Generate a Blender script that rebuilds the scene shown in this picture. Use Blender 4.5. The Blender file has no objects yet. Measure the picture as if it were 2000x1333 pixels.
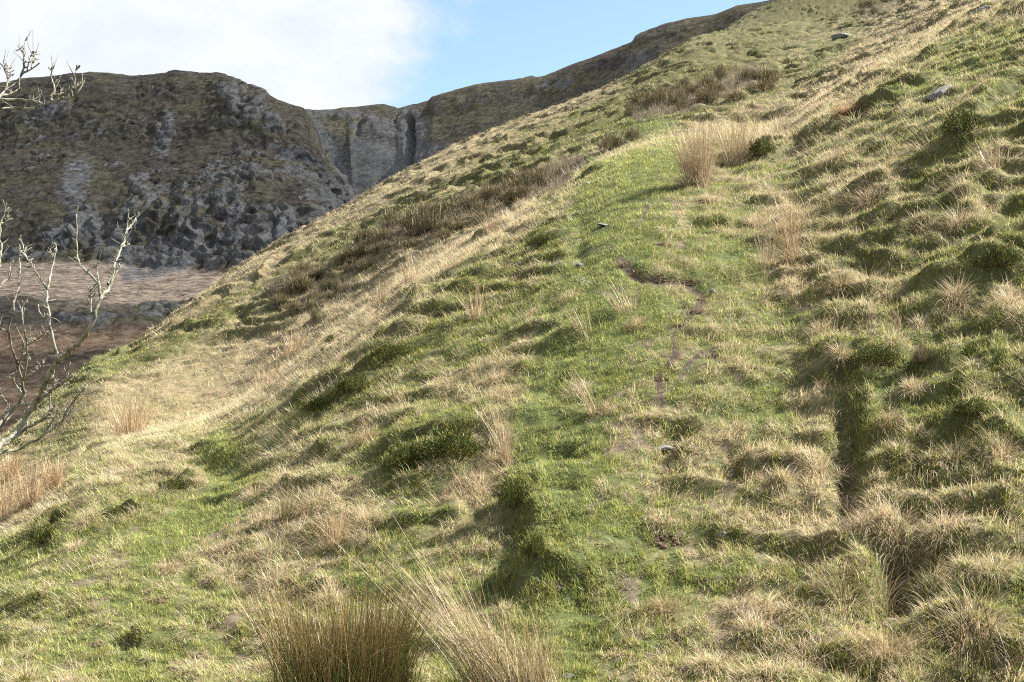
import bpy, math, random
import numpy as np
from mathutils import Vector
rng = np.random.default_rng(7)
random.seed(7)
SC = bpy.context.scene
COL = SC.collection
# ------------------------------------------------------------------ camera, sky, sun, exposure
F = 2747.0; CU = 1000.0; CV = 666.5; CAMZ = 1.6
PITCH = math.radians(4.86)
cam_d = bpy.data.cameras.new("Camera"); cam = bpy.data.objects.new("Camera", cam_d); COL.objects.link(cam)
cam.location = (0, 0, CAMZ); cam.rotation_euler = (math.pi/2 + PITCH, 0, 0)
cam_d.sensor_width = 36.0; cam_d.lens = 36.0*F/2000.0
cam_d.clip_start = 0.1; cam_d.clip_end = 6000
SC.camera = cam
SUN_EL = math.radians(42); SUN_FWD = math.radians(10)      # from the right, a little ahead of the camera
sv = Vector((math.cos(SUN_EL)*math.cos(SUN_FWD), math.cos(SUN_EL)*math.sin(SUN_FWD), math.sin(SUN_EL)))
sun_d = bpy.data.lights.new("sun", 'SUN'); sun = bpy.data.objects.new("sun", sun_d); COL.objects.link(sun)
sun_d.energy = 5.0; sun_d.angle = math.radians(0.53); sun_d.color = (1.0, 0.955, 0.88)
sun.rotation_euler = sv.to_track_quat('Z', 'Y').to_euler()
SC.view_settings.view_transform = 'Standard'; SC.view_settings.look = 'None'
SC.view_settings.exposure = 1.86; SC.view_settings.gamma = 1.0
SC.view_settings.use_curve_mapping = False
SC.cycles.use_denoising = False; SC.cycles.pixel_filter_type = 'BLACKMAN_HARRIS'; SC.cycles.filter_width = 1.1
SC.cycles.max_bounces = 5; SC.cycles.diffuse_bounces = 3; SC.cycles.glossy_bounces = 1
SC.cycles.transmission_bounces = 3; SC.cycles.transparent_max_bounces = 4
SC.cycles.caustics_reflective = False; SC.cycles.caustics_refractive = False

world = bpy.data.worlds.new("World"); SC.world = world; world.use_nodes = True
def build_world():
    nt = world.node_tree; N = nt.nodes; L = nt.links
    for n in list(N): N.remove(n)
    out = N.new('ShaderNodeOutputWorld'); bg = N.new('ShaderNodeBackground'); bg.inputs['Strength'].default_value = 0.073
    sky = N.new('ShaderNodeTexSky'); sky.sky_type = 'NISHITA'; sky.sun_disc = False
    sky.sun_elevation = SUN_EL; sky.sun_rotation = math.atan2(sv.x, sv.y); sky.altitude = 200
    sky.air_density = 1.0; sky.dust_density = 0.6; sky.ozone_density = 1.5
    tc = N.new('ShaderNodeTexCoord'); sep = N.new('ShaderNodeSeparateXYZ'); L.new(tc.outputs['Generated'], sep.inputs[0])
    def math_n(op, a, b=None, c=None, clamp=False):
        m = N.new('ShaderNodeMath'); m.operation = op; m.use_clamp = clamp
        for i, v in enumerate((a, b, c)):
            if v is None: continue
            if isinstance(v, (int, float)): m.inputs[i].default_value = v
            else: L.new(v, m.inputs[i])
        return m.outputs[0]
    def noise(scale, detail, rough, off):
        mp = N.new('ShaderNodeMapping'); mp.inputs['Location'].default_value = off
        mp.inputs['Scale'].default_value = (1, 1, 1.6)
        L.new(tc.outputs['Generated'], mp.inputs['Vector'])
        n = N.new('ShaderNodeTexNoise'); n.inputs['Scale'].default_value = scale; n.inputs['Detail'].default_value = detail
        n.inputs['Roughness'].default_value = rough; L.new(mp.outputs[0], n.inputs['Vector']); return n.outputs['Fac']
    n1 = noise(7.0, 5, .5, (3.1, 0.4, 1.7)); n2 = noise(22.0, 6, .55, (0.3, 2.0, 5.0))
    edge = math_n('MULTIPLY', sep.outputs['X'], -1.0)
    edge = math_n('ADD', edge, -0.072)                         # cloud bank on the left, open blue to the right
    edge = math_n('MULTIPLY_ADD', math_n('ADD', sep.outputs['Z'], -0.24), 0.42, edge)
    e = math_n('MULTIPLY_ADD', math_n('ADD', n1, -0.5), 0.17, edge)
    e = math_n('MULTIPLY_ADD', math_n('ADD', n2, -0.5), 0.10, e)
    mr = N.new('ShaderNodeMapRange'); mr.interpolation_type = 'SMOOTHERSTEP'
    mr.inputs['From Min'].default_value = -0.035; mr.inputs['From Max'].default_value = 0.045
    L.new(e, mr.inputs['Value'])
    back = N.new('ShaderNodeMapRange'); back.interpolation_type = 'SMOOTHSTEP'       # scattered cloud over the rest of the sky
    back.inputs['From Min'].default_value = 0.50; back.inputs['From Max'].default_value = 0.66; L.new(n1, back.inputs['Value'])
    side = math_n('MULTIPLY', back.outputs[0], math_n('MULTIPLY', math_n('ADD', sep.outputs['X'], -0.30), 4.0, clamp=True))
    side = math_n('MULTIPLY', side, 0.7)
    mask = math_n('MAXIMUM', mr.outputs[0], side)
    mask = math_n('MULTIPLY', mask, 0.95)
    cr = N.new('ShaderNodeMapRange'); cr.inputs['From Min'].default_value = .3; cr.inputs['From Max'].default_value = .7
    L.new(n2, cr.inputs['Value'])
    cmix = N.new('ShaderNodeMix'); cmix.data_type = 'RGBA'
    cmix.inputs['A'].default_value = (3.35, 3.52, 3.82, 1); cmix.inputs['B'].default_value = (3.85, 3.92, 4.05, 1)
    L.new(cr.outputs[0], cmix.inputs['Factor'])
    mx = N.new('ShaderNodeMix'); mx.data_type = 'RGBA'
    L.new(mask, mx.inputs['Factor']); L.new(sky.outputs[0], mx.inputs['A']); L.new(cmix.outputs['Result'], mx.inputs['B'])
    L.new(mx.outputs['Result'], bg.inputs['Color']); L.new(bg.outputs[0], out.inputs['Surface'])
build_world()

# ------------------------------------------------------------------ small maths
cp, sp_ = math.cos(PITCH), math.sin(PITCH)
def ray(u, v):
    """picture point of the survey -> (sideways per metre forward, rise per metre forward)"""
    u = np.asarray(u, float); v = np.asarray(v, float)
    X = (u-CU)/F; Y = (CV-v)/F
    f = cp - Y*sp_
    return X/f, (sp_ + Y*cp)/f
def project(x, y, z):
    zz = z - CAMZ
    f = y*cp + zz*sp_; up = -y*sp_ + zz*cp
    f = np.where(f < .05, .05, f)
    return CU + F*x/f, CV - F*up/f
def sstep(a, b, x):
    t = np.clip((x-a)/(b-a), 0, 1); return t*t*(3-2*t)
def _h(ix, iy, iz, seed):
    h = (ix*374761393 + iy*668265263 + iz*2147483647*3 + seed*974634599) & 0xffffffff
    h = ((h ^ (h >> 13))*1274126177) & 0xffffffff
    h = ((h ^ (h >> 15))*2246822519) & 0xffffffff
    return h ^ (h >> 16)
def n2d(x, y, seed=0):
    x = np.asarray(x, float); y = np.asarray(y, float)
    xi = np.floor(x).astype(np.int64); yi = np.floor(y).astype(np.int64)
    xf = x-xi; yf = y-yi
    u = xf*xf*xf*(xf*(xf*6-15)+10); v = yf*yf*yf*(yf*(yf*6-15)+10)
    def g(i, j):
        a = (_h(xi+i, yi+j, 0, seed) & 1023)*(2*math.pi/1024)
        return np.cos(a)*(xf-i)+np.sin(a)*(yf-j)
    a = g(0,0); b = g(1,0); c = g(0,1); d = g(1,1)
    return 1.5*((a+(b-a)*u) + ((c+(d-c)*u)-(a+(b-a)*u))*v)
def fbm2(x, y, oct=4, seed=0, gain=.5):
    s = 0; a = 1; t = 0
    for o in range(oct):
        s = s + a*n2d(x*2**o + 13.7*o, y*2**o - 7.3*o, seed+o); t += a; a *= gain
    return s/t
GR = np.array([(1,1,0),(-1,1,0),(1,-1,0),(-1,-1,0),(1,0,1),(-1,0,1),(1,0,-1),(-1,0,-1),(0,1,1),(0,-1,1),(0,1,-1),(0,-1,-1),(1,1,0),(-1,1,0),(0,-1,1),(0,-1,-1)], float)
def n3d(x, y, z, seed=0):
    xi = np.floor(x).astype(np.int64); yi = np.floor(y).astype(np.int64); zi = np.floor(z).astype(np.int64)
    xf = x-xi; yf = y-yi; zf = z-zi
    fu = lambda t: t*t*t*(t*(t*6-15)+10)
    u, v, w = fu(xf), fu(yf), fu(zf)
    def g(i, j, k):
        q = GR[_h(xi+i, yi+j, zi+k, seed) & 15]
        return q[..., 0]*(xf-i)+q[..., 1]*(yf-j)+q[..., 2]*(zf-k)
    def lx(j, k):
        a = g(0,j,k); return a+(g(1,j,k)-a)*u
    def ly(k):
        a = lx(0,k); return a+(lx(1,k)-a)*v
    a = ly(0); return a+(ly(1)-a)*w
def fbm3(x, y, z, oct=4, seed=0, gain=.5, ridged=False):
    s = 0; a = 1; t = 0
    for o in range(oct):
        n = n3d(x*2**o+5.1*o, y*2**o+1.7*o, z*2**o-3.3*o, seed+o)
        if ridged: n = 1-2.2*np.abs(n)
        s = s+a*n; t += a; a *= gain
    return s/t
def pchip(xk, yk, x):
    """monotone cubic through knots; yk may be (K, M)"""
    xk = np.asarray(xk, float); yk = np.asarray(yk, float)
    h = np.diff(xk); hh = h.reshape((-1,)+(1,)*(yk.ndim-1)); d = np.diff(yk, axis=0)/hh
    m = np.zeros_like(yk); m[0] = d[0]; m[-1] = d[-1]
    w1 = (2*hh[1:]+hh[:-1]); w2 = (hh[1:]+2*hh[:-1])
    with np.errstate(divide='ignore', invalid='ignore'):
        mm = (w1+w2)/(w1/d[:-1]+w2/d[1:])
    m[1:-1] = np.where(d[:-1]*d[1:] > 0, mm, 0)
    i = np.clip(np.searchsorted(xk, x)-1, 0, len(h)-1)
    t = ((x-xk[i])/h[i]).reshape((-1,)+(1,)*(yk.ndim-1)); H = h[i].reshape(t.shape)
    return (yk[i]*(1+2*t)*(1-t)**2 + m[i]*H*t*(1-t)**2 + yk[i+1]*t*t*(3-2*t) + m[i+1]*H*t*t*(t-1))

# ------------------------------------------------------------------ mesh + material helpers
def mesh_obj(name, verts, faces_flat, face_sizes, mat, parent=None, col=None, smooth=True):
    me = bpy.data.meshes.new(name)
    verts = np.asarray(verts, np.float32).reshape(-1, 3); nv = len(verts)
    ff = np.asarray(faces_flat, np.int32).ravel(); fs = np.asarray(face_sizes, np.int32)
    me.vertices.add(nv); me.vertices.foreach_set('co', verts.ravel())
    me.loops.add(len(ff)); me.loops.foreach_set('vertex_index', ff)
    me.polygons.add(len(fs)); st = np.zeros(len(fs), np.int32); st[1:] = np.cumsum(fs)[:-1]
    me.polygons.foreach_set('loop_start', st)
    me.polygons.foreach_set('use_smooth', np.full(len(fs), smooth, bool))
    me.update(calc_edges=True)
    if col is not None:
        c = np.ones((nv, 4), np.float32); c[:, :3] = col
        at = me.color_attributes.new('Col', 'FLOAT_COLOR', 'POINT'); at.data.foreach_set('color', c.ravel())
    me.materials.append(mat)
    o = bpy.data.objects.new(name, me); COL.objects.link(o)
    if parent is not None: o.parent = parent
    return o
def grid_faces(nr, nc):
    i = (np.arange(nr-1)[:, None]*nc + np.arange(nc-1)[None, :]).ravel()
    return np.stack([i, i+1, i+nc+1, i+nc], 1), np.full(len(i), 4)
def new_mat(name):
    m = bpy.data.materials.new(name); m.use_nodes = True
    nt = m.node_tree
    for n in list(nt.nodes): nt.nodes.remove(n)
    out = nt.nodes.new('ShaderNodeOutputMaterial')
    return m, nt, out
def blade_mat(name, transl=.3, spec=.25, rough=.5):
    m, nt, out = new_mat(name); N = nt.nodes; L = nt.links
    at = N.new('ShaderNodeAttribute'); at.attribute_name = 'Col'
    p = N.new('ShaderNodeBsdfPrincipled'); p.inputs['Roughness'].default_value = rough
    p.inputs['Specular IOR Level'].default_value = spec
    t = N.new('ShaderNodeBsdfTranslucent'); mx = N.new('ShaderNodeMixShader'); mx.inputs[0].default_value = transl
    L.new(at.outputs['Color'], p.inputs['Base Color']); L.new(at.outputs['Color'], t.inputs['Color'])
    L.new(p.outputs[0], mx.inputs[1]); L.new(t.outputs[0], mx.inputs[2]); L.new(mx.outputs[0], out.inputs['Surface'])
    return m
def ground_mat(name, fine, bump, dist, vary=.45, vor=0.0):
    """vertex colour field broken up by fine procedural noise, with a bump"""
    m, nt, out = new_mat(name); N = nt.nodes; L = nt.links
    at = N.new('ShaderNodeAttribute'); at.attribute_name = 'Col'
    tc = N.new('ShaderNodeTexCoord')
    n1 = N.new('ShaderNodeTexNoise'); n1.inputs['Scale'].default_value = fine; n1.inputs['Detail'].default_value = 8; n1.inputs['Roughness'].default_value = .68
    L.new(tc.outputs['Object'], n1.inputs['Vector'])
    mr = N.new('ShaderNodeMapRange'); mr.inputs['From Min'].default_value = .3; mr.inputs['From Max'].default_value = .7
    mr.inputs['To Min'].default_value = 1-vary; mr.inputs['To Max'].default_value = 1+vary
    L.new(n1.outputs['Fac'], mr.inputs['Value'])
    mul = N.new('ShaderNodeMix'); mul.data_type = 'RGBA'; mul.blend_type = 'MULTIPLY'; mul.inputs['Factor'].default_value = 1
    L.new(at.outputs['Color'], mul.inputs['A']); L.new(mr.outputs[0], mul.inputs['B'])
    p = N.new('ShaderNodeBsdfPrincipled'); p.inputs['Roughness'].default_value = .95; p.inputs['Specular IOR Level'].default_value = .1
    L.new(mul.outputs['Result'], p.inputs['Base Color'])
    b = N.new('ShaderNodeBump'); b.inputs['Strength'].default_value = bump; b.inputs['Distance'].default_value = dist
    h = n1.outputs['Fac']
    if vor:
        vo = N.new('ShaderNodeTexVoronoi'); vo.inputs['Scale'].default_value = vor; L.new(tc.outputs['Object'], vo.inputs['Vector'])
        ad = N.new('ShaderNodeMath'); ad.operation = 'ADD'; L.new(h, ad.inputs[0]); L.new(vo.outputs['Distance'], ad.inputs[1]); h = ad.outputs[0]
    L.new(h, b.inputs['Height']); L.new(b.outputs[0], p.inputs['Normal'])
    L.new(p.outputs[0], out.inputs['Surface'])
    return m
def tag(o, label=None, cat=None, group=None, kind=None):
    if label: o['label'] = label
    if cat: o['category'] = cat
    if group: o['group'] = group
    if kind: o['kind'] = kind
    return o
def empty(name, loc):
    o = bpy.data.objects.new(name, None); o.empty_display_size = .1; COL.objects.link(o); o.location = loc; return o

# ------------------------------------------------------------------ base shape of the near hill
def curve(pts):
    p = np.array(pts, float); return lambda u: [np.interp(u, p[:, 0], p[:, k]) for k in range(1, p.shape[1])]
vN = curve([(-500,1250),(-300,1150),(-100,1060),(0,1018),(100,945),(200,872),(300,846),(400,828),(470,795),(520,760),(600,697),(700,620),(800,545),(900,482),(1000,428),(1100,362),(1200,305),(1280,276),(1400,262),(1500,255),(1560,238),(1600,205),(1700,150),(1800,95),(1900,40),(2000,-10),(2200,-120),(2500,-260)])
dN = curve([(-500,17),(0,19),(200,20.5),(400,22.5),(600,24),(800,25),(1000,26),(1250,28),(1400,29),(1700,31),(2000,33),(2500,36)])
vS = curve([(-500,1200),(-300,1060),(-100,930),(0,868),(60,812),(110,772),(157,728),(198,704),(250,686),(350,608),(450,533),(550,468),(650,418),(700,384),(800,330),(900,280),(1000,240),(1100,205),(1200,165),(1300,110),(1360,75),(1400,68),(1450,62),(1500,52),(1600,42),(1700,22),(1800,-10),(2000,-90),(2500,-300)])
dS = curve([(-500,30),(-300,32),(0,36),(200,44),(450,58),(700,70),(1000,85),(1300,98),(1450,105),(1700,112),(2000,118),(2500,124)])
wD = curve([(-500,1),(100,1),(220,.8),(320,.15),(470,.15),(540,.7),(640,1),(1250,1),(1330,.7),(1500,.35),(1600,.6),(1900,.5),(2500,.3)])
vH = curve([(-500,1300),(900,420),(1300,170),(1380,85),(1420,62),(1450,40),(1500,12),(1540,-5),(1600,-40),(2000,-220),(2500,-400)])
NA = 560
ua = np.linspace(-560, 2560, NA)
EY = np.exp(np.linspace(math.log(1.2), math.log(420), 1300))
def base_table():
    T = np.zeros((NA, len(EY)))
    n_v, n_d = vN(ua)[0], dN(ua)[0]; s_v, s_d = vS(ua)[0], dS(ua)[0]; w = wD(ua)[0]; h_v = vH(ua)[0]
    hid = np.maximum(h_v, s_v+45)*(ua < 1380) + h_v*(ua >= 1380)
    for k in range(NA):
        u = ua[k]
        bot = 8.0 - .5*(u-1000)/1000
        kn = [(1.2, None, 0.0 + .06*(u-1000)/F), (bot, 1333, None), (n_d[k], n_v[k], None),
              (n_d[k]*1.16, n_v[k]+30*w[k], None), (n_d[k]*1.38, n_v[k]-2-10*(1-w[k]), None),
              (s_d[k], s_v[k], None), (s_d[k]*1.10, s_v[k]+14, None), (s_d[k]*1.3, max(hid[k], s_v[k]+30) if u < 1380 else s_v[k]+22, None),
              (s_d[k]*1.55, hid[k] if u >= 1380 else hid[k]+30, None), (s_d[k]*1.9, hid[k]+60, None), (420, 1010, None)]
        kn.sort(key=lambda q: q[0])
        d = np.array([q[0] for q in kn]); e = []
        for dd, v, zz in kn:
            e.append((zz-CAMZ)/dd if v is None else float(ray(CU, v)[1]))
        q = 1/d[::-1]
        T[k] = pchip(q, np.array(e)[::-1], 1/EY)
    # round the creases sideways
    ker = np.exp(-.5*(np.arange(-9, 10)/3.0)**2); ker /= ker.sum()
    P = np.pad(T, ((9, 9), (0, 0)), mode='edge')
    return sum(ker[i]*P[i:i+NA] for i in range(19))
BT = base_table()
AA = (ua-CU)/F/cp    # sideways per metre, at the horizon row (columns fan out slightly with height; survey points correct for it)
def zbase(x, y):
    yy = np.clip(y, EY[0], EY[-1]-1e-3)
    a = np.clip(x/np.maximum(y, 3.0), AA[0]+1e-6, AA[-1]-1e-6)
    fa = (a-AA[0])/(AA[1]-AA[0]); ia = np.clip(fa.astype(int), 0, NA-2); fa = fa-ia
    fy = np.log(yy/EY[0])/math.log(EY[1]/EY[0]); iy = np.clip(fy.astype(int), 0, len(EY)-2); fy = fy-iy
    e = (BT[ia, iy]*(1-fa)+BT[ia+1, iy]*fa)*(1-fy)+(BT[ia, iy+1]*(1-fa)+BT[ia+1, iy+1]*fa)*fy
    return CAMZ + e*yy
MY = np.exp(np.linspace(math.log(4.5), math.log(190), 2600))
def hit(u, v, zf, ymin=0):
    """first point of the ground met along the sight line through (u, v)"""
    a, e = ray(u, v); a = float(a); e = float(e)
    x = a*MY; z = zf(x, MY); ok = ((z-CAMZ)/MY >= e) & (MY > ymin)
    i = int(np.argmax(ok)) if ok.any() else len(MY)-1
    return np.array([x[i], MY[i], z[i]])

# ------------------------------------------------------------------ relief: banks, ruts, mounds
# (points of the line in the survey picture, height, width of the steep downhill face, width of the gentle side)
BANKS = [
 ([(1545,290),(1620,215),(1700,150),(1785,115)], .50, .30, 1.6),
 ([(1500,325),(1570,275),(1670,222)], .50, .30, 1.3),
 ([(1690,465),(1725,440),(1775,418)], .55, .22, .9),
 ([(1735,490),(1790,452),(1860,438)], .42, .20, .9),
 ([(1600,758),(1650,715),(1710,688)], .30, .28, .6),
 ([(480,835),(560,800),(680,735),(800,650),(930,560),(1070,462)], .42, .8, 1.8),
 ([(620,800),(720,745),(850,655),(960,590)], .20, .4, .8),
 ([(995,925),(1048,1050),(1050,1110),(1040,1200)], .50, .42, 1.6),
 ([(735,925),(790,872),(880,858),(960,850),(1000,900)], .34, .34, 1.0),
 ([(55,1068),(100,1028),(150,1012)], .36, .22, .9),
 ([(1480,350),(1500,312),(1540,290)], .30, .30, .8),
 ([(1840,640),(1900,575),(1990,515)], .42, .30, 1.0),
 ([(1900,730),(1960,680),(2050,620)], .36, .30, .9),
 ([(1760,975),(1800,890),(1890,835)], .18, .26, .8),
 ([(1850,290),(1930,200),(2030,120)], .50, .40, 1.2),
 ([(1600,345),(1700,285),(1860,200)], .32, .30, 1.0),
 ([(1640,430),(1800,325),(1960,250)], .40, .35, 1.2),
 ([(1540,480),(1640,420),(1760,350)], .25, .3, .9),
 ([(1870,420),(1960,350),(2060,300)], .36, .3, 1.0),
 ([(1830,560),(1900,500),(1990,470)], .30, .25, .8),
 ([(1600,590),(1640,562),(1690,550)], .28, .22, .6),
 ([(1850,815),(1930,770),(2030,735)], .30, .25, .8),
 ([(1890,1110),(1950,1030),(2040,990)], .30, .25, .8),
 ([(1080,690),(1150,640),(1230,612)], .26, .35, .9),
 ([(650,700),(760,622),(880,545)], .22, .3, .8),
 ([(850,560),(960,490),(1060,410)], .22, .3, .8),
 ([(220,700),(330,640),(450,570)], .45, .6, 2.0),
 ([(230,720),(300,690),(390,650)], .35, .5, 1.4),
 ([(1010,330),(1150,260),(1300,180)], .5, .6, 2.2),
 ([(1480,60),(1600,40),(1720,20)], .5, .5, 2.0),
 ([(1440,200),(1480,170),(1500,150)], .5, .5, 2.0),
]
TRENCH = [  # (line, depth, half width)
 ([(1640,780),(1652,850),(1655,900),(1662,1020)], .22, .12),
 ([(1735,1050),(1752,1120),(1748,1205)], .30, .15),
 ([(1330,820),(1303,875),(1308,945)], .11, .12),
 ([(1432,865),(1432,960)], .11, .10),
 ([(285,880),(330,886),(420,893),(500,935)], .13, .20),
 ([(1126,415),(1136,450),(1127,490),(1136,530),(1141,556)], .05, .13),
 ([(1210,515),(1255,545),(1340,548),(1378,572),(1362,605)], .05, .08),
 ([(1100,870),(1108,920)], .10, .12),
 ([(300,1060),(450,960),(500,930)], .06, .30),
]
def densify(line, n=6):
    out = []
    for a, b in zip(line[:-1], line[1:]):
        for t in np.linspace(0, 1, n, endpoint=False): out.append((a[0]+(b[0]-a[0])*t, a[1]+(b[1]-a[1])*t))
    out.append(line[-1]); return out
def world_line(line):
    P = np.array([hit(u, v, zbase)[:2] for u, v in densify(line, 4)])
    keep = [0]
    for i in range(1, len(P)):
        if np.hypot(*(P[i]-P[keep[-1]])) > .03: keep.append(i)
    return P[keep]
def line_dist(x, y, P):
    """signed distance (positive to the left of the line) and 0..1 end fade"""
    best = np.full(x.shape, 1e9); sd = np.zeros(x.shape); s_at = np.zeros(x.shape)
    seg = np.diff(P, axis=0); sl = np.hypot(seg[:, 0], seg[:, 1]); cum = np.concatenate([[0], np.cumsum(sl)])
    for i in range(len(seg)):
        t = ((x-P[i, 0])*seg[i, 0]+(y-P[i, 1])*seg[i, 1])/sl[i]**2; tc = np.clip(t, 0, 1)
        dx = x-P[i, 0]-tc*seg[i, 0]; dy = y-P[i, 1]-tc*seg[i, 1]; d = np.hypot(dx, dy)
        m = d < best; best[m] = d[m]
        cr = seg[i, 0]*dy-seg[i, 1]*dx
        sd[m] = (np.sign(cr)*d)[m]; s_at[m] = (cum[i]+tc*sl[i])[m]
    f = np.minimum(s_at, cum[-1]-s_at)/(cum[-1]*.5+1e-6)
    return sd, best, sstep(0, .55, f), cum[-1]
BANK_W = [(world_line(l), h*(.25 if l[0][0] > 1450 else .34), ws*.33, wg*.7) for l, h, ws, wg in BANKS]
TRENCH_W = [(world_line(l), h, w) for l, h, w in TRENCH]
MOUNDS = []      # (x, y, height, radius) under tussocks and bushes

# ground sampling grid: rows are distances, columns fan out from a point 6 m behind the camera
YR = np.concatenate([np.linspace(-5, 5.9, 34), np.exp(np.linspace(math.log(6), math.log(42), 640)), np.exp(np.linspace(math.log(42), math.log(190), 520))[1:], np.exp(np.linspace(math.log(190), math.log(420), 50))[1:]])
SRC = np.linspace(-.46, .46, 1000)
GX = SRC[None, :]*(YR[:, None]+6); GY = np.repeat(YR[:, None], len(SRC), 1)
ZB = zbase(GX, GY)
GU, GV = project(GX, np.maximum(GY, .5), ZB)

def blob(u, v, cu, cv, r):
    return np.exp(-((u-cu)**2+(v-cv)**2)/(r*r))
def paint(lines):
    """albedo zones, plus painted shade on the far hump: soft strokes over the ground"""
    W = np.zeros(GX.shape)
    vis = (GY > 6) & (GY < 170)
    uu, vv = GU[vis], GV[vis]; acc = np.zeros(uu.shape)
    for line, r, k in lines:
        P = np.array(line, float)
        if len(P) == 1: d = np.hypot(uu-P[0, 0], vv-P[0, 1])
        else:
            d = np.full(uu.shape, 1e9)
            for a, b in zip(P[:-1], P[1:]):
                s = b-a; t = np.clip(((uu-a[0])*s[0]+(vv-a[1])*s[1])/(s@s), 0, 1)
                d = np.minimum(d, np.hypot(uu-a[0]-t*s[0], vv-a[1]-t*s[1]))
        w = k*(1-sstep(.45*r, 1.35*r, d))
        acc = np.where(np.abs(w) > np.abs(acc), w, acc)
    W[vis] = acc
    return W
GREEN = [([(1270,290),(1230,360),(1190,450),(1200,540)],85,.9),([(1240,600),(1180,640)],70,.6),([(1150,560),(1130,700),(1090,850),(1085,1000),(1080,1150),(1095,1320)],85,1.25),
 ([(-100,1130),(150,1190),(350,1290)],130,.45),([(430,900),(475,955),(400,1010),(290,1085)],40,1.7),([(1850,130),(1960,80)],70,.9),([(1200,1150),(1330,1250)],80,.6),([(1400,620),(1440,500),(1410,420)],80,.5),
 ([(180,720),(240,705)],20,1.2),([(1180,1000),(1180,1180)],60,.6),([(1560,350),(1500,330)],40,.5),([(1930,330),(1980,180)],60,.5),([(1600,120),(1640,90)],25,.6),
 ([(1780,700),(1800,760)],60,.5),([(1690,1130),(1800,1140)],50,.5),([(1150,680),(1300,640)],60,.5),([(1580,1330),(1900,1330)],60,.6)]
STRAW = [([(230,800),(450,745),(640,650)],75,1.2),([(480,720),(640,640),(760,560),(860,500),(1010,425)],42,1.4),([(1500,270),(1580,240),(1640,180),(1740,90),(1860,20)],52,1.3),([(1640,300),(1720,380)],60,.6),
 ([(1520,420),(1540,500)],50,.9),([(1600,800),(1610,950),(1620,1100)],55,.7),([(1690,1000),(1850,1080)],75,.7),([(1280,1330),(1500,1150)],60,.3),([(560,990),(680,1000)],70,.9),([(960,840),(960,930),(900,970)],35,.9),
 ([(1250,900),(1400,900),(1500,1000)],80,.35),([(880,760),(1000,780)],45,.7),([(700,640),(800,590)],50,.6),([(60,950),(0,1000)],60,1.2),([(250,940),(370,915)],50,.55),([(540,880),(620,950)],60,.5),([(1200,168),(1000,248),(800,343),(600,458),(450,552),(300,655)],20,1.25),
 ([(1480,230),(1300,270),(1180,300)],22,1.1),([(500,1130),(560,1200)],60,.5),([(1100,240),(900,330),(700,430)],18,.6),([(1650,340),(1600,420)],60,.7),([(1900,400),(1950,300)],60,.5),([(1800,1200),(1950,1250)],70,.4),([(1780,20),(1980,0)],50,.8)]
MOSS_SHADE = [([(600,800),(700,740),(800,655),(930,560),(1060,470)],40,.9),([(1600,400),(1750,330),(1950,250)],50,.5),([(1850,530),(1980,500)],42,.8),([(1650,720),(1720,700)],35,.9),([(1830,800),(1980,750)],45,.7),
 ([(1000,950),(1050,1060),(1045,1160)],45,1.1),([(780,890),(880,875)],50,.9),([(180,1020),(330,940)],55,.6),([(1500,310),(1650,230),(1760,140)],22,1.0),([(80,1045)],45,.8),([(1710,450)],40,1.1),
 ([(950,340),(1150,235),(1350,130),(1520,70)],40,.65),([(650,480),(800,400)],25,.5),([(230,710),(330,660),(420,600)],32,.9),([(1820,900),(1780,960)],45,.7),([(1900,1250),(2000,1260)],60,.5),([(1500,30),(1560,20),(1720,6)],26,1.6),([(1830,320),(1990,260)],50,.5),([(880,610),(1000,570)],50,.5),([(130,830),(180,770)],40,.7)]  # far hump stroke is moss plus painted shade of its left-facing side
HEATH = [([(545,575),(620,545)],28,1.4),([(690,510),(780,462),(860,430),(960,395),(1090,345)],30,1.15),([(1250,215),(1340,190),(1470,155)],26,1.3),([(590,605),(680,562)],18,1.1),([(1030,365),(1130,320)],18,1.0),([(350,640),(420,590)],18,.6),([(1690,25),(1760,5)],14,1.2),([(480,555),(560,500)],12,.5),([(840,350),(700,430)],12,.5),([(170,770),(110,840)],24,.7)]
BARE = [([(1210,512),(1255,545),(1340,550),(1376,575),(1364,606)],10,1.6),([(1350,612),(1315,660),(1322,700),(1285,740),(1292,790)],9,1.0),([(1395,690),(1360,700),(1330,735)],7,.9),([(1255,545),(1240,590)],6,.8),([(1330,620),(1290,720)],45,.30),([(1390,690),(1300,760)],55,.30),([(1270,380),(1258,430)],7,.9),([(1430,930),(1430,960)],14,1.0),([(1300,880),(1310,930)],16,.5),
 ([(130,1200),(300,1130),(450,1100)],70,.22),([(250,1250),(520,1240)],80,.25),([(1850,1080),(1960,1020)],25,.7),([(1400,1050),(1440,1200),(1420,1280)],35,.45),([(1654,860),(1660,1000)],10,1.2),([(1745,1080),(1752,1190)],14,1.2),([(1700,460)],24,.9),([(1780,120),(1740,140)],8,.8)]
print('surveying'); 
nA = fbm2(GX/1.3, GY/1.3, 4, 11); nB = fbm2(GX/.33, GY/.33, 3, 23); nC = fbm2(GX/5, GY/5, 3, 31); nD = fbm2(GX/.8+40, GY/.8, 3, 47)
path_w = paint([([(1270,280),(1220,400),(1200,520),(1230,650),(1200,800),(1200,950),(1230,1100),(1280,1333)],80,1.0)])
right_w = paint([([(1900,150),(1800,400),(1800,700),(1820,1000),(1800,1200)],260,1.0)])
wG = .60 + .16*right_w + .4*nC - .35*nA + .55*nD + paint(GREEN)
nE = fbm2(GX/.15, GY/.15, 2, 83)*(GY < 40)
wS = .46 + .65*nA + 1.0*nB + .8*nE + .1*right_w + paint(STRAW) - .5*np.clip(paint(GREEN[:5]), 0, 1)
wM = .18 +.14*right_w + .7*fbm2(GX/.9, GY/.9-20, 3, 59) - .2*nB + paint(MOSS_SHADE)
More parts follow.
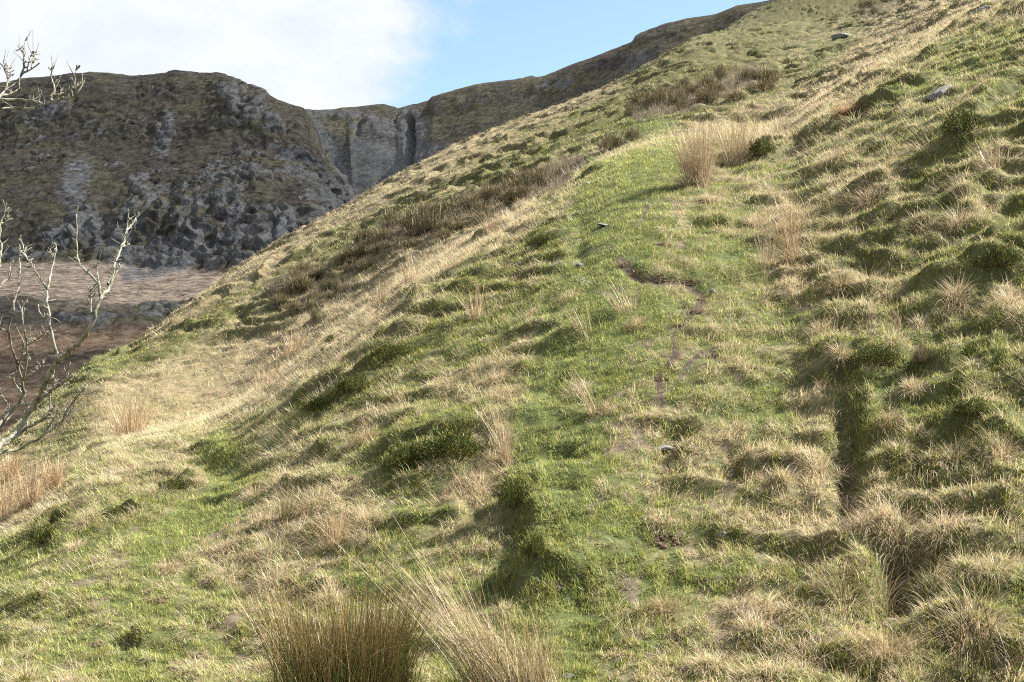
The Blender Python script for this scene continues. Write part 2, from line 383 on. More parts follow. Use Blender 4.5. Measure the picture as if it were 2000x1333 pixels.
wH = -.30 + .4*nA + 1.5*paint(HEATH)
bareP = np.clip(paint(BARE)*(1+.5*nB), 0, 1.6)
wS = wS-.28*path_w
fleck = sstep(.20, .42, fbm2(GX/.22+3, GY/.30, 3, 271)+.18*nA)*(GY < 26)*(.35+.65*sstep(.25, .6, paint([([(100,1200),(500,1180)],190,1.0),([(1150,420),(1250,600),(1300,800),(1300,1000),(1400,1200)],170,1.0)])))*(1-.6*right_w)
wB = -.24 + .95*fbm2(GX/.28, GY/.28+9, 3, 71) + bareP + .12*path_w
mid = sstep(34, 46, GY)
wG = wG*(1-.30*mid); wM = wM+.26*mid; wH = wH + .10*mid*(nA > 0); wB = wB-.3*mid
WT = np.stack([np.clip(w, .0, 2)**1.7 for w in (wG, wS, wM, wH, wB)], 0)
WT[:4] *= 1-.92*sstep(.45, 1.0, bareP)
WT[:4] *= 1-.8*fleck; WT[4] += .9*fleck
# many short broken steps where sheep and frost have cut the turf, all facing downhill
def scatter_banks(n):
    k = 0
    while k < n:
        y = math.exp(rng.uniform(math.log(8), math.log(44))); s = rng.uniform(-.30, .38); x = s*(y+6)
        i = int(np.interp(y, YR, np.arange(len(YR)))); j = int((s-SRC[0])/(SRC[1]-SRC[0]))
        if rng.random() > .12+.9*right_w[i, j]+.5*WT[2, i, j]-.8*path_w[i, j]: continue
        gx = float(zbase(np.array(x+.5), np.array(y))-zbase(np.array(x-.5), np.array(y))); gy = float(zbase(np.array(x), np.array(y+.5))-zbase(np.array(x), np.array(y-.5)))
        a = math.atan2(gy, gx)-math.pi/2+rng.normal(0, .35); f = (y/14)**.7
        L = rng.uniform(.35, 1.3)*f; c = rng.normal(0, .35); t = np.linspace(-.5, .5, 5)*L
        P = np.stack([x+t*math.cos(a)-c*t*t*math.sin(a)/L, y+t*math.sin(a)+c*t*t*math.cos(a)/L], 1)
        BANK_W.append((P, rng.uniform(.05, .10)*f, .06*f, rng.uniform(.25, .55)*f)); k += 1
scatter_banks(170)
# --- relief
def relief():
    R = np.zeros(GX.shape)
    near = (GY > 4) & (GY < 60)
    X, Y = GX, GY
    wob = .10*n2d(X/.35, Y/.35, 5)+.16*n2d(X/1.1, Y/1.1, 6)
    for P, h, ws, wg in BANK_W:
        m = (X > P[:, 0].min()-2.5) & (X < P[:, 0].max()+2.5) & (Y > P[:, 1].min()-2.5) & (Y < P[:, 1].max()+2.5)
        sd, bd, fade, ln = line_dist(X[m], Y[m], P)
        sd = sd + wob[m]*min(1, ws*2.5)
        prof = np.where(sd < 0, sstep(-ws, 0, sd), 1-sstep(0, wg, sd))
        R[m] += h*prof*fade*(1+.35*n2d(X[m]/.6, Y[m]/.6, 77))
    for P, h, w in TRENCH_W:
        m = (X > P[:, 0].min()-1.5) & (X < P[:, 0].max()+1.5) & (Y > P[:, 1].min()-1.5) & (Y < P[:, 1].max()+1.5)
        sd, bd, fade, ln = line_dist(X[m], Y[m], P)
        R[m] -= h*np.exp(-((bd+.6*wob[m]*w/.3)/w)**2)*np.minimum(1, fade*2)
    amp = .55+.35*right_w-.28*path_w
    hum = .07*fbm2(X/.85, Y/.85, 3, 101)+.075*nB*(1+.2*path_w)+.028*n2d(X/.16, Y/.16, 103)*(Y < 30)+.08*fbm2(X/2.6, Y/2.6, 2, 91)
    R += hum*amp*sstep(3, 7, Y)*(1+.9*mid)
    # terracettes: broken little steps along the contours
    warp = .75*n2d(X/3.4, Y/3.4, 113)+.26*n2d(X/.9, Y/.9, 117)
    for sp, am, lo, hi, sd in ((.27, .105, 6, 60, 1), (.95, .44, 34, 500, 2)):
        ph = (ZB+R*.3)/sp + warp*(1.2 if sd == 1 else 1.6); fr = ph-np.floor(ph)
        prof = np.where(fr < .72, .5-fr/.72, -.5+(fr-.72)/.28)
        msk = np.clip(.25+1.3*fbm2(X/(2.2*sd)+7*sd, Y/(2.2*sd), 2, 131+sd)+.35*(right_w if sd == 1 else .8), 0, 1)
        R += am*prof*msk*sstep(lo, lo*1.25, Y)*(1-sstep(hi, hi*1.4, Y))*(1-.8*path_w)
    for mx, my, h, r in MOUNDS:
        j0 = np.searchsorted(YR, my-3*r); j1 = np.searchsorted(YR, my+3*r)
        k0, k1 = np.searchsorted(SRC, [(mx-3*r)/(my+6), (mx+3*r)/(my+6)])
        sl = (slice(j0, j1), slice(max(k0-1, 0), k1+1))
        R[sl] += h*np.exp(-((X[sl]-mx)**2+(Y[sl]-my)**2)/r**2)
    return R
# tussock sites (the uncounted ones): favour straw ground, near part of the hill
def tussock_sites(n):
    k = n*18
    s = rng.uniform(-.40, .42, k); y = np.exp(rng.uniform(math.log(7.5), math.log(46), k)); x = s*(y+6)
    fi = np.interp(y, YR, np.arange(len(YR))).astype(int); ci = np.clip(((s-SRC[0])/(SRC[1]-SRC[0])).astype(int), 0, len(SRC)-1)
    w = WT[1, fi, ci]/(WT[:, fi, ci].sum(0)+.05)*(1+1.2*right_w[fi, ci])*(1-.75*path_w[fi, ci])
    keep = rng.random(k) < np.clip(w*.35, 0, 1)
    for P, h, w in TRENCH_W:
        keep &= line_dist(x, y, P)[1] > w+.18
    return np.stack([x[keep], y[keep]], 1)[:n]
TUS = tussock_sites(1500)
TUR = rng.uniform(.06, .19, len(TUS))*np.clip(TUS[:, 1]/16, .8, 1.5)
for (tx, ty), r in zip(TUS, TUR): MOUNDS.append((tx, ty, (.30 if ty < 14 else .20)*r, r*.8))
def fixed_mound(u, v, h, r):
    p = hit(u, v, zbase); MOUNDS.append((p[0], p[1], h, r))
for u, v, h, r in ((795,900,.10,.22),(1710,700,.13,.25),(880,880,.08,.25),(1720,1120,.14,.22),(1880,1250,.12,.2),(1740,1020,.12,.2),(640,1030,.06,.3),(1535,440,.16,.2),(1880,270,.09,.3),(1950,720,.12,.3),(1930,860,.12,.3),(1880,540,.08,.3)): fixed_mound(u, v, h, r)
REL = relief()
GZ = ZB + REL*sstep(2, 6, GY)
# steep little faces grow moss and bilberry, lips grow pale grass
gyz, gxz = np.gradient(GZ); gyy = np.gradient(GY, axis=0); gxx = np.gradient(GX, axis=1)
slx = gxz/gxx; sly = gyz/gyy - 0
by, bx = np.gradient(ZB); dslope = np.hypot(slx, gyz/gyy)-np.hypot(bx/gxx, by/gyy)
steep = np.clip((dslope-.18)*1.6, 0, 1.2)*(GY < 130)
WT[2] += steep*1.0; WT[1] *= (1-.55*np.clip(steep, 0, 1)); WT[4] += .25*np.clip(dslope-.8, 0, 1)
WS = WT/(WT.sum(0)+1e-4)
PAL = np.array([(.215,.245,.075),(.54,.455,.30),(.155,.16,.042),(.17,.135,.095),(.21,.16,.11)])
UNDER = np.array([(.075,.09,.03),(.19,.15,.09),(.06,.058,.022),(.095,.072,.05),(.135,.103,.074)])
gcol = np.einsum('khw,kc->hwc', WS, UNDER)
stone_w = np.clip(paint([([(1124,428),(1134,434)],6,1.0),([(1130,470),(1126,478)],4,1.0),([(1126,505),(1138,522)],9,1.0),([(1134,536),(1146,552)],7,1.0)]), 0, 1)*sstep(.0, .25, nB+nE)*.6
gcol = gcol*(1-stone_w[..., None])+np.array((.33,.31,.27))*stone_w[..., None]
soil = sstep(.5, 1.0, bareP)[..., None]*WS[4][..., None]; gcol = gcol*(1-soil)+np.array((.062,.048,.037))*soil
gcol *= (1+.25*nB)[..., None]
def gsample(x, y, *arrs):
    s = x/(y+6); fi = np.clip(np.interp(y, YR, np.arange(len(YR))), 0, len(YR)-1.001); ci = np.clip((s-SRC[0])/(SRC[1]-SRC[0]), 0, len(SRC)-1.001)
    i = fi.astype(int); j = ci.astype(int); a = fi-i; b = ci-j
    return [(A[..., i, j]*(1-b)+A[..., i, j+1]*b)*(1-a)+(A[..., i+1, j]*(1-b)+A[..., i+1, j+1]*b)*a for A in arrs]
def zfull(x, y): return gsample(x, y, GZ)[0]
def at(u, v, ymin=0): return hit(u, v, zfull, ymin)

M_ground = ground_mat('turf_soil', 14.0, .6, .03, .4)
ff, fs = grid_faces(len(YR), len(SRC))
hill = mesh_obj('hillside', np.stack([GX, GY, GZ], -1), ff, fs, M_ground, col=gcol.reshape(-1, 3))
tag(hill, kind='structure')
M_grass = blade_mat('grass_blades', .32, .2)
M_moss = blade_mat('moss_leaves', .15, .1)
M_stem = blade_mat('rush_stems', .15, .3, .45)
M_heath = blade_mat('heather_twigs', .1, .05)

# ------------------------------------------------------------------ blades
def blades(P, head, lean, bend, length, width, col, nseg, tipcol=None, taper=.35):
    """curved tapering ribbons. P (n,3) roots, head (n) compass angle of the lean, lean/bend radians, -> verts, faces, sizes, colours"""
    n = len(P)
    hx, hy = np.cos(head), np.sin(head)
    fa = head + np.pi/2 + rng.normal(0, .7, n)
    wx, wy = np.cos(fa), np.sin(fa)
    V = np.zeros((n, nseg*2+1, 3), np.float32); C = np.zeros((n, nseg*2+1, 3), np.float32)
    cur = P.astype(float).copy()
    for s in range(nseg+1):
        t = s/nseg
        if s < nseg:
            w = width*(1-(1-taper)*t)*.5
            V[:, 2*s, 0] = cur[:, 0]-wx*w; V[:, 2*s, 1] = cur[:, 1]-wy*w; V[:, 2*s, 2] = cur[:, 2]
            V[:, 2*s+1, 0] = cur[:, 0]+wx*w; V[:, 2*s+1, 1] = cur[:, 1]+wy*w; V[:, 2*s+1, 2] = cur[:, 2]
        else: V[:, 2*s] = cur
        c = col if tipcol is None else col*(1-t**1.6)+tipcol*t**1.6
        C[:, 2*s] = c
        if s < nseg: C[:, 2*s+1] = c
        th = lean + bend*(t+.5/nseg); L = length/nseg
        cur[:, 0] += hx*np.sin(th)*L; cur[:, 1] += hy*np.sin(th)*L; cur[:, 2] += np.cos(th)*L
    k = nseg*2+1; b = (np.arange(n)*k)[:, None]
    q = []
    for s in range(nseg-1): q.append(b+np.array([2*s, 2*s+1, 2*s+3, 2*s+2]))
    tri = b+np.array([2*nseg-2, 2*nseg-1, 2*nseg])
    quads = np.concatenate(q, 0) if q else np.zeros((0, 4), int)
    flat = np.concatenate([quads.ravel(), tri.ravel()]); sizes = np.concatenate([np.full(len(quads), 4), np.full(n, 3)])
    return V.reshape(-1, 3), flat, sizes, C.reshape(-1, 3)
def join(parts):
    vs, fl, sz, cs, off = [], [], [], [], 0
    for v, f, s, c in parts:
        vs.append(v); fl.append(f+off); sz.append(s); cs.append(c); off += len(v)
    return np.concatenate(vs), np.concatenate(fl), np.concatenate(sz), np.concatenate(cs)
def vary(c, n, k=.18, kk=.07):
    c = np.asarray(c, float)
    return np.clip(c*np.exp(rng.normal(0, k, (n, 1)))*np.exp(rng.normal(0, kk, (n, 3))), .005, .8)
def downhill(x, y, h=.4):
    gx = (zbase(x+h, y)-zbase(x-h, y)); gy = (zbase(x, y+h)-zbase(x, y-h))
    return np.arctan2(-gy, -gx)
def head_mix(base, spread, n):
    vx = np.cos(base)+spread*rng.normal(0, 1, n); vy = np.sin(base)+spread*rng.normal(0, 1, n)
    return np.arctan2(vy, vx)

def sward():
    parts = []
    for n, y0, y1 in ((1150000, 6.2, 17), (520000, 17, 34), (260000, 34, 62), (180000, 62, 175), (900000, 6.3, 40)):
        s = rng.uniform(-.38, .40, n); y = np.exp(rng.uniform(math.log(y0), math.log(y1), n)); x = s*(y+6)
        if n == 900000 and y1 == 40:      # steep little faces have more surface to cover
            kk = rng.random(n) < .55*gsample(x, y, np.clip(dslope-.25, 0, 1.2))[0]; x = x[kk]; y = y[kk]; n = len(x)
        z, w, sl = gsample(x, y, GZ, WS, np.clip(steep, 0, 1))
        cum = np.cumsum(w, 0); r = rng.random(n)*cum[-1]; ty = (r[None] > cum).sum(0); ty = np.clip(ty, 0, 4)
        dh = downhill(x, y); swirl = 1.3*n2d(x/.7, y/.7, 201)
        u01 = rng.random(n); f1 = sstep(10, 20, y); f2 = sstep(26, 50, y); cn = n2d(x/.10, y/.10, 211)*(1-f1)+n2d(x/.24, y/.24, 217)*f1*(1-f2)+n2d(x/.55, y/.55, 219)*f2; clump = np.clip(.5+.9*cn+.5*n2d(x/.36, y/.36, 213), .05, 1.35)
        lod = np.clip(y/14, 1, 3.2)
        length = np.choose(ty, [.022+.038*u01, .04+.09*u01**1.6, .02+.04*u01, .06+.12*u01, .02+.03*u01])*np.clip(lod**.45, 1, 1.8)*(.45+.95*clump)
        keep = ~((ty == 4) & (rng.random(n) < .55)) & (clump > .28*rng.random(n))
        lean = np.choose(ty, [.5, .85, .6, .25, .9])+rng.normal(0, .3, n)
        bend = np.choose(ty, [.5, .8, .3, .2, .5])+rng.normal(0, .25, n)
        wd = np.choose(ty, [.0042, .0034, .0065, .0035, .004])*lod*(.7+.6*rng.random(n))
        head = head_mix(dh+swirl, np.choose(ty, [1.0, .55, 1.2, 1.0, 1.0]), n)
        c = PAL[ty]*np.exp(rng.normal(0, .2, (n, 1)))*np.exp(rng.normal(0, .07, (n, 3)))
        yl = (ty == 0) & (rng.random(n) < .40); c[yl] = np.array((.37,.355,.13))*np.exp(rng.normal(0, .2, (yl.sum(), 1)))
        om = (ty == 2) & (rng.random(n) < .35); c[om] = np.array((.27,.23,.06))*np.exp(rng.normal(0, .25, (om.sum(), 1)))
        gm = (ty == 2) & (rng.random(n) < .25); c[gm] = np.array((.14,.19,.05))*np.exp(rng.normal(0, .2, (gm.sum(), 1)))
        rs = (ty == 1) & (rng.random(n) < .25); c[rs] = np.array((.33,.23,.125))*np.exp(rng.normal(0, .2, (rs.sum(), 1)))
        c = c*np.exp(.30*np.clip(cn, -1, 1))[:, None]
        m = keep
        parts.append(blades(np.stack([x, y, z-.006], 1)[m], head[m], lean[m], bend[m], length[m], wd[m], np.clip(c[m], .01, .75), 2, taper=.7))
    return parts
def tuft_blades(x, y, r, n, hgt, pal, drape=1.0, spread=.5):
    """a fountain of long blades over a mound at x, y"""
    ang = rng.uniform(0, 2*np.pi, n); rr = r*np.sqrt(rng.random(n))*.8
    px = x+rr*np.cos(ang); py = y+rr*np.sin(ang); pz = zfull(px, py)-.01
    dh = downhill(np.array([x]), np.array([y]))[0]
    vx = np.cos(ang)*(rr/r+.25)+.35*math.cos(dh)*drape+rng.normal(0, spread*.5, n); vy = np.sin(ang)*(rr/r+.25)+.35*math.sin(dh)*drape+rng.normal(0, spread*.5, n)
    head = np.arctan2(vy, vx); out = np.hypot(vx, vy)
    lean = np.clip(.15+.55*out+rng.normal(0, .15, n), 0, 1.3); bend = np.clip(.6*drape+.9*out*drape+rng.normal(0, .3, n), -.2, 2.0)
    L = hgt*rng.uniform(.55, 1.15, n); wd = np.full(n, max(.0030, y*.00022))*rng.uniform(.7, 1.3, n)
    pal = np.asarray(pal); c = pal[rng.integers(0, len(pal), n)]*np.exp(rng.normal(0, .16, (n, 1)))*np.exp(rng.normal(0, .05, (n, 3)))
    return blades(np.stack([px, py, pz], 1), head, lean, bend, L, wd, c, 3, np.clip(c*1.08, 0, .8), taper=.5)
STRAWS = [(.50,.41,.26),(.55,.46,.32),(.45,.34,.20),(.40,.32,.19),(.50,.42,.29)]
MIXED = [(.50,.41,.26),(.44,.34,.20),(.28,.28,.11),(.22,.25,.08),(.54,.46,.32)]
def build_grass():
    P = sward()
    for (tx, ty), r in zip(TUS, TUR):
        k = int(np.clip(95*(14/ty)**.8, 28, 130))
        P.append(tuft_blades(tx, ty, r*1.1, k, r*rng.uniform(.9, 1.45), STRAWS if rng.random() < .72 else MIXED, rng.uniform(.6, 1.2)))
    v, f, s, c = join(P)
    o = mesh_obj('grass', v, f, s, M_grass, col=c, smooth=True)
    tag(o, 'short mixed moorland grass and moss covering the whole near hillside', 'grass', kind='stuff')
build_grass()
#@@MOUNTAINS
#@@END
#@@THINGS
#@@END
# ------------------------------------------------------------------ the far mountain and ridge
def sheet(curves, u0, u1, nu, nt, tk):
    """loft a rock face through survey lines [(u, v, distance), ...] from foot to crest"""
    uu = np.linspace(u0, u1, nu)
    V = []; D = []
    for c in curves:
        c = np.array(c, float); V.append(np.interp(uu, c[:, 0], c[:, 1])); D.append(np.interp(uu, c[:, 0], c[:, 2]))
    t = np.linspace(0, tk[-1], nt)
    v = pchip(tk, np.array(V), t); d = pchip(tk, np.array(D), t)
    U = np.repeat(uu[None], nt, 0); a, e = ray(U, v)
    return U, v, np.stack([a*d, d, CAMZ+e*d], -1)
def normals(P):
    du = np.gradient(P, axis=1); dv = np.gradient(P, axis=0)
    n = np.cross(du, dv); n /= np.linalg.norm(n, axis=-1, keepdims=True)+1e-9
    return n
def soft(u, v, line, r):
    P = np.array(line, float); d = np.full(u.shape, 1e9)
    if len(P) == 1: d = np.hypot(u-P[0, 0], v-P[0, 1])
    for a, b in zip(P[:-1], P[1:]):
        s = b-a; t = np.clip(((u-a[0])*s[0]+(v-a[1])*s[1])/(s@s), 0, 1)
        d = np.minimum(d, np.hypot(u-a[0]-t*s[0], v-a[1]-t*s[1]))
    return 1-sstep(.4*r, 1.3*r, d)
def zones(u, v, items): 
    w = np.zeros(u.shape)
    for line, r, k in items: w = np.maximum(w, k*soft(u, v, line, r))
    return w
def crag_mat():
    """heath and bare rock: vertex colour is the plant cover, its alpha how likely rock breaks through"""
    m, nt, out = new_mat('mountain_rock_and_heath'); N = nt.nodes; L = nt.links
    at = N.new('ShaderNodeAttribute'); at.attribute_name = 'Col'; tc = N.new('ShaderNodeTexCoord')
    def noise(sc, det, ro, stretch=(1, 1, 1)):
        mp = N.new('ShaderNodeMapping'); mp.inputs['Scale'].default_value = stretch; mp.inputs['Rotation'].default_value = (0, .35, 0); L.new(tc.outputs['Object'], mp.inputs[0])
        n = N.new('ShaderNodeTexNoise'); n.inputs['Scale'].default_value = sc; n.inputs['Detail'].default_value = det; n.inputs['Roughness'].default_value = ro
        L.new(mp.outputs[0], n.inputs['Vector']); return n.outputs['Fac']
    def mth(op, a, b, c=None):
        q = N.new('ShaderNodeMath'); q.operation = op
        for i, v in enumerate((a, b, c)):
            if v is None: continue
            if isinstance(v, (int, float)): q.inputs[i].default_value = v
            else: L.new(v, q.inputs[i])
        return q.outputs[0]
    def mrange(v, a, b, c=0., d=1.):
        q = N.new('ShaderNodeMapRange'); q.interpolation_type = 'SMOOTHSTEP'; L.new(v, q.inputs['Value'])
        for nm, k in zip(('From Min', 'From Max', 'To Min', 'To Max'), (a, b, c, d)): q.inputs[nm].default_value = k
        return q.outputs[0]
    def mixc(f, a, b, mode='MIX'):
        q = N.new('ShaderNodeMix'); q.data_type = 'RGBA'; q.blend_type = mode
        for nm, k in (('Factor', f), ('A', a), ('B', b)):
            if isinstance(k, (int, float)): q.inputs[nm].default_value = k
            elif isinstance(k, tuple): q.inputs[nm].default_value = k
            else: L.new(k, q.inputs[nm])
        return q.outputs['Result']
    nr = noise(.16, 12, .74, (1, 1, .55)); nv = noise(.42, 10, .74, (1, 1, 1.1)); nf = noise(1.1, 6, .7)
    f = mth('ADD', at.outputs['Alpha'], mth('MULTIPLY', mth('SUBTRACT', nr, .5), 1.9)); f = mrange(f, .46, .56)
    rock = N.new('ShaderNodeValToRGB'); L.new(mth('ADD', mth('MULTIPLY', nf, .55), mth('MULTIPLY', nr, .45)), rock.inputs[0]); e = rock.color_ramp.elements
    e[0].position = .34; e[0].color = (.055,.055,.058,1); e[1].position = .64; e[1].color = (.245,.24,.23,1); k = e.new(.5); k.color = (.13,.127,.122,1)
    veg = mixc(1.0, at.outputs['Color'], mrange(nv, .36, .64, .45, 1.55), 'MULTIPLY')
    veg = mixc(mrange(nr, .50, .62, 0, .6), veg, (.045,.038,.028,1))
    col = mixc(f, veg, rock.outputs[0])
    p = N.new('ShaderNodeBsdfPrincipled'); p.inputs['Roughness'].default_value = .95; p.inputs['Specular IOR Level'].default_value = .1; L.new(col, p.inputs['Base Color'])
    b = N.new('ShaderNodeBump'); b.inputs['Strength'].default_value = 1.0; b.inputs['Distance'].default_value = 2.6
    L.new(mth('ADD', nr, mth('MULTIPLY', nv, .5)), b.inputs['Height']); L.new(b.outputs[0], p.inputs['Normal']); L.new(p.outputs[0], out.inputs['Surface'])
    return m
M_rock = crag_mat()
def set_alpha(o, a):
    at = o.data.color_attributes['Col']; c = np.empty(len(o.data.vertices)*4, np.float32); at.data.foreach_get('color', c)
    c = c.reshape(-1, 4); c[:, 3] = np.clip(a, 0, 1).ravel(); at.data.foreach_set('color', c.ravel())
HEATHC = np.array((.088,.078,.058)); BROWN = np.array((.060,.050,.043)); OLIVE = np.array((.098,.094,.056)); ROCK = np.array((.165,.17,.185)); PALE = np.array((.23,.235,.235))
BRACK = np.array((.37,.29,.215)); RED = np.array((.26,.175,.11))
def colour_mix(shape, layers):
    c = np.zeros(shape+(3,))
    for col, w in layers:
        w = np.clip(w, 0, 1)[..., None]; c = c*(1-w)+col*w
    return c
def crag_hill():
    crest = [(-420,190,560),(-200,180,550),(0,165,540),(60,153,535),(150,146,530),(230,148,530),(270,151,528),(330,145,525),(345,140,525),(390,146,522),(432,146,520),(452,156,515),(480,172,510),(500,177,508),(530,196,503),(560,208,500),(580,214,495),(595,240,486),(612,270,480),(628,310,474),(645,338,468),(660,366,462),(675,388,458),(692,408,455),(720,446,452),(760,500,450)]
    up = [(-420,330,470),(0,310,465),(200,300,460),(400,290,452),(520,300,440),(600,340,440),(650,395,438),(700,450,436),(760,540,434)]
    mid = [(-420,430,412),(0,420,408),(200,400,408),(400,385,404),(520,385,400),(600,400,405),(650,430,410),(700,480,414),(760,570,416)]
    edge = [(-420,520,385),(0,510,382),(200,508,380),(300,522,378),(450,530,376),(550,520,372),(650,520,380),(760,610,390)]
    bench = [(-420,590,310),(0,585,312),(200,590,314),(300,600,316),(450,580,320),(760,700,330)]
    scar = [(-420,680,270),(0,670,268),(300,665,268),(760,780,280)]
    foot = [(-420,800,225),(0,790,222),(300,780,222),(760,860,230)]
    low = [(-420,960,170),(0,960,170),(300,950,170),(760,990,180)]
    back = [(x[0], x[1]+12, x[2]+45) for x in crest]; back2 = [(x[0], x[1]+60, x[2]+140) for x in crest]
    tk = [0, .7, 1.3, 2.0, 2.5, 3.2, 4.1, 5.2, 5.45, 5.7]
    U, V, P = sheet([low, foot, scar, bench, edge, mid, up, crest, back, back2], -420, 745, 900, 620, tk)
    x, y, z = P[..., 0], P[..., 1], P[..., 2]
    t = np.linspace(0, tk[-1], 620)[:, None]*np.ones((1, 900))
    n = normals(P)
    benchw = sstep(1.95, 2.1, t)*(1-sstep(2.42, 2.52, t))
    redw = 1-sstep(1.25, 1.6, t)
    crag = zones(U, V, [([(265,440),(300,400),(430,380)],60,1),([(360,460),(400,390),(470,330)],55,1),([(440,500),(520,440),(640,420)],48,1),([(500,520),(560,470)],45,.9),([(200,520),(250,480),(350,500)],40,.9),([(300,520),(350,480)],25,.9),([(560,330),(640,370),(680,430)],30,1),([(470,200),(560,280),(640,360)],26,.9),([(420,160),(500,190)],18,.7),([(100,470),(180,430)],40,.7),([(30,500),(100,520)],30,.8),([(130,620),(240,640),(330,600)],26,.85),([(20,700),(120,660)],24,.7),([(340,620),(400,600)],16,.6),([(90,730),(200,700)],14,.7),([(20,760),(100,770)],14,.5),([(310,290),(330,230)],22,.6),([(470,290),(450,340)],22,.8),([(0,640),(60,600)],20,.6)])
    big = fbm3(x/60, y/60, z/75, 4, 301); ribs = fbm3(x/9+z*.03, y/26, z/30, 4, 311, ridged=True); med = fbm3(x/16, y/16, z/11, 4, 321, ridged=True)
    fine = fbm3(x/4.2, y/4.2, z/3.0, 4, 331); blocks = fbm3(x/3.3+z*.2, y/5, z/6, 3, 341, ridged=True)
    streak = fbm3((x+z*.75)/30, y/30, (z-x*.45)/7, 3, 351)
    cm = np.clip(crag*.85+.9*(fbm3(x/22, y/22, z/22, 3, 361)+.06*(t > 2.5)), 0, 1)*(1-.9*benchw)*(1-.55*redw)
    wp = fbm3(x/14, y/14, z/14, 3, 355)
    l1 = z/8+1.9*wp+x*.02; led = (l1-np.floor(l1)); led = np.where(led < .8, led/.8, (1-led)/.2)
    j1 = (x*.85+y*.2+z*.30)/5.2+2.0*wp; jo = np.abs(2*(j1-np.floor(j1))-1); j2 = (x*.8-y*.3-z*.12)/3.1+2.2*wp; jo2 = np.abs(2*(j2-np.floor(j2))-1)
    fadec = 1-.25*sstep(5.0, 5.2, t)
    disp = (8*big*(1-.7*benchw)+(1.0+5.0*cm)*ribs*.55+(.9+1.2*cm)*med*.7+.8*fine+(.3+1.2*cm)*blocks+(.5+1.5*cm)*(1-led)+(.3+1.5*cm)*(jo-.5)+(.2+1.3*cm)*(jo2-.5))*(1-.55*benchw)*fadec
    horiz = n*np.array((1, 1, .35))
    P2 = P + horiz*disp[..., None]
    n2 = normals(P2)
    nb = fbm3(x/13, y/13, z/7, 4, 371); nf = fbm3(x/2.5, y/2.5, z/2.0, 3, 381)
    steepness = 1-np.abs(n2[..., 2])
    rock = np.clip(.06+.36*steepness+.34*cm+.40*nb+.12*ribs, 0, .74)*(1-.85*benchw)*(1-.45*redw)
    scree = zones(U, V, [([(250,540),(350,520),(430,480)],16,.9),([(180,450),(140,380),(160,340)],26,.75),([(330,230),(315,290)],14,.8),([(120,210),(60,230)],18,.5),([(470,410),(450,440)],14,.9),([(200,480),(250,520)],18,.7)])
    heather = sstep(.0, .22, nb+.5*streak+.25*zones(U, V, [([(350,330),(450,340)],60,1),([(550,390),(640,420)],30,1),([(550,430),(600,520)],40,1),([(340,270),(250,300)],60,.7)]))
    olive = sstep(.02, .3, fbm3(x/20, y/20, z/9, 3, 391)+.6*streak)
    c = colour_mix(U.shape, [(HEATHC, np.ones(U.shape)), (OLIVE, olive*.85), (BROWN, heather*.8), (RED, redw*.9*sstep(-.5, .1, nb+.25)), (OLIVE*1.1, redw*sstep(.08, .35, nb)*.8), (BRACK, benchw*.95+.35*zones(U, V, [([(100,590),(440,570)],30,1)])),
        (ROCK*1.1, scree*sstep(-.3, .2, nf))])
    c = c*(1+.35*nf)[..., None]
    f_, s_ = grid_faces(620, 900)
    o = mesh_obj('mountain', P2, f_, s_, M_rock, col=np.clip(c, .01, .6).reshape(-1, 3)); set_alpha(o, np.maximum(rock, .62*scree)); tag(o, kind='structure')
crag_hill()
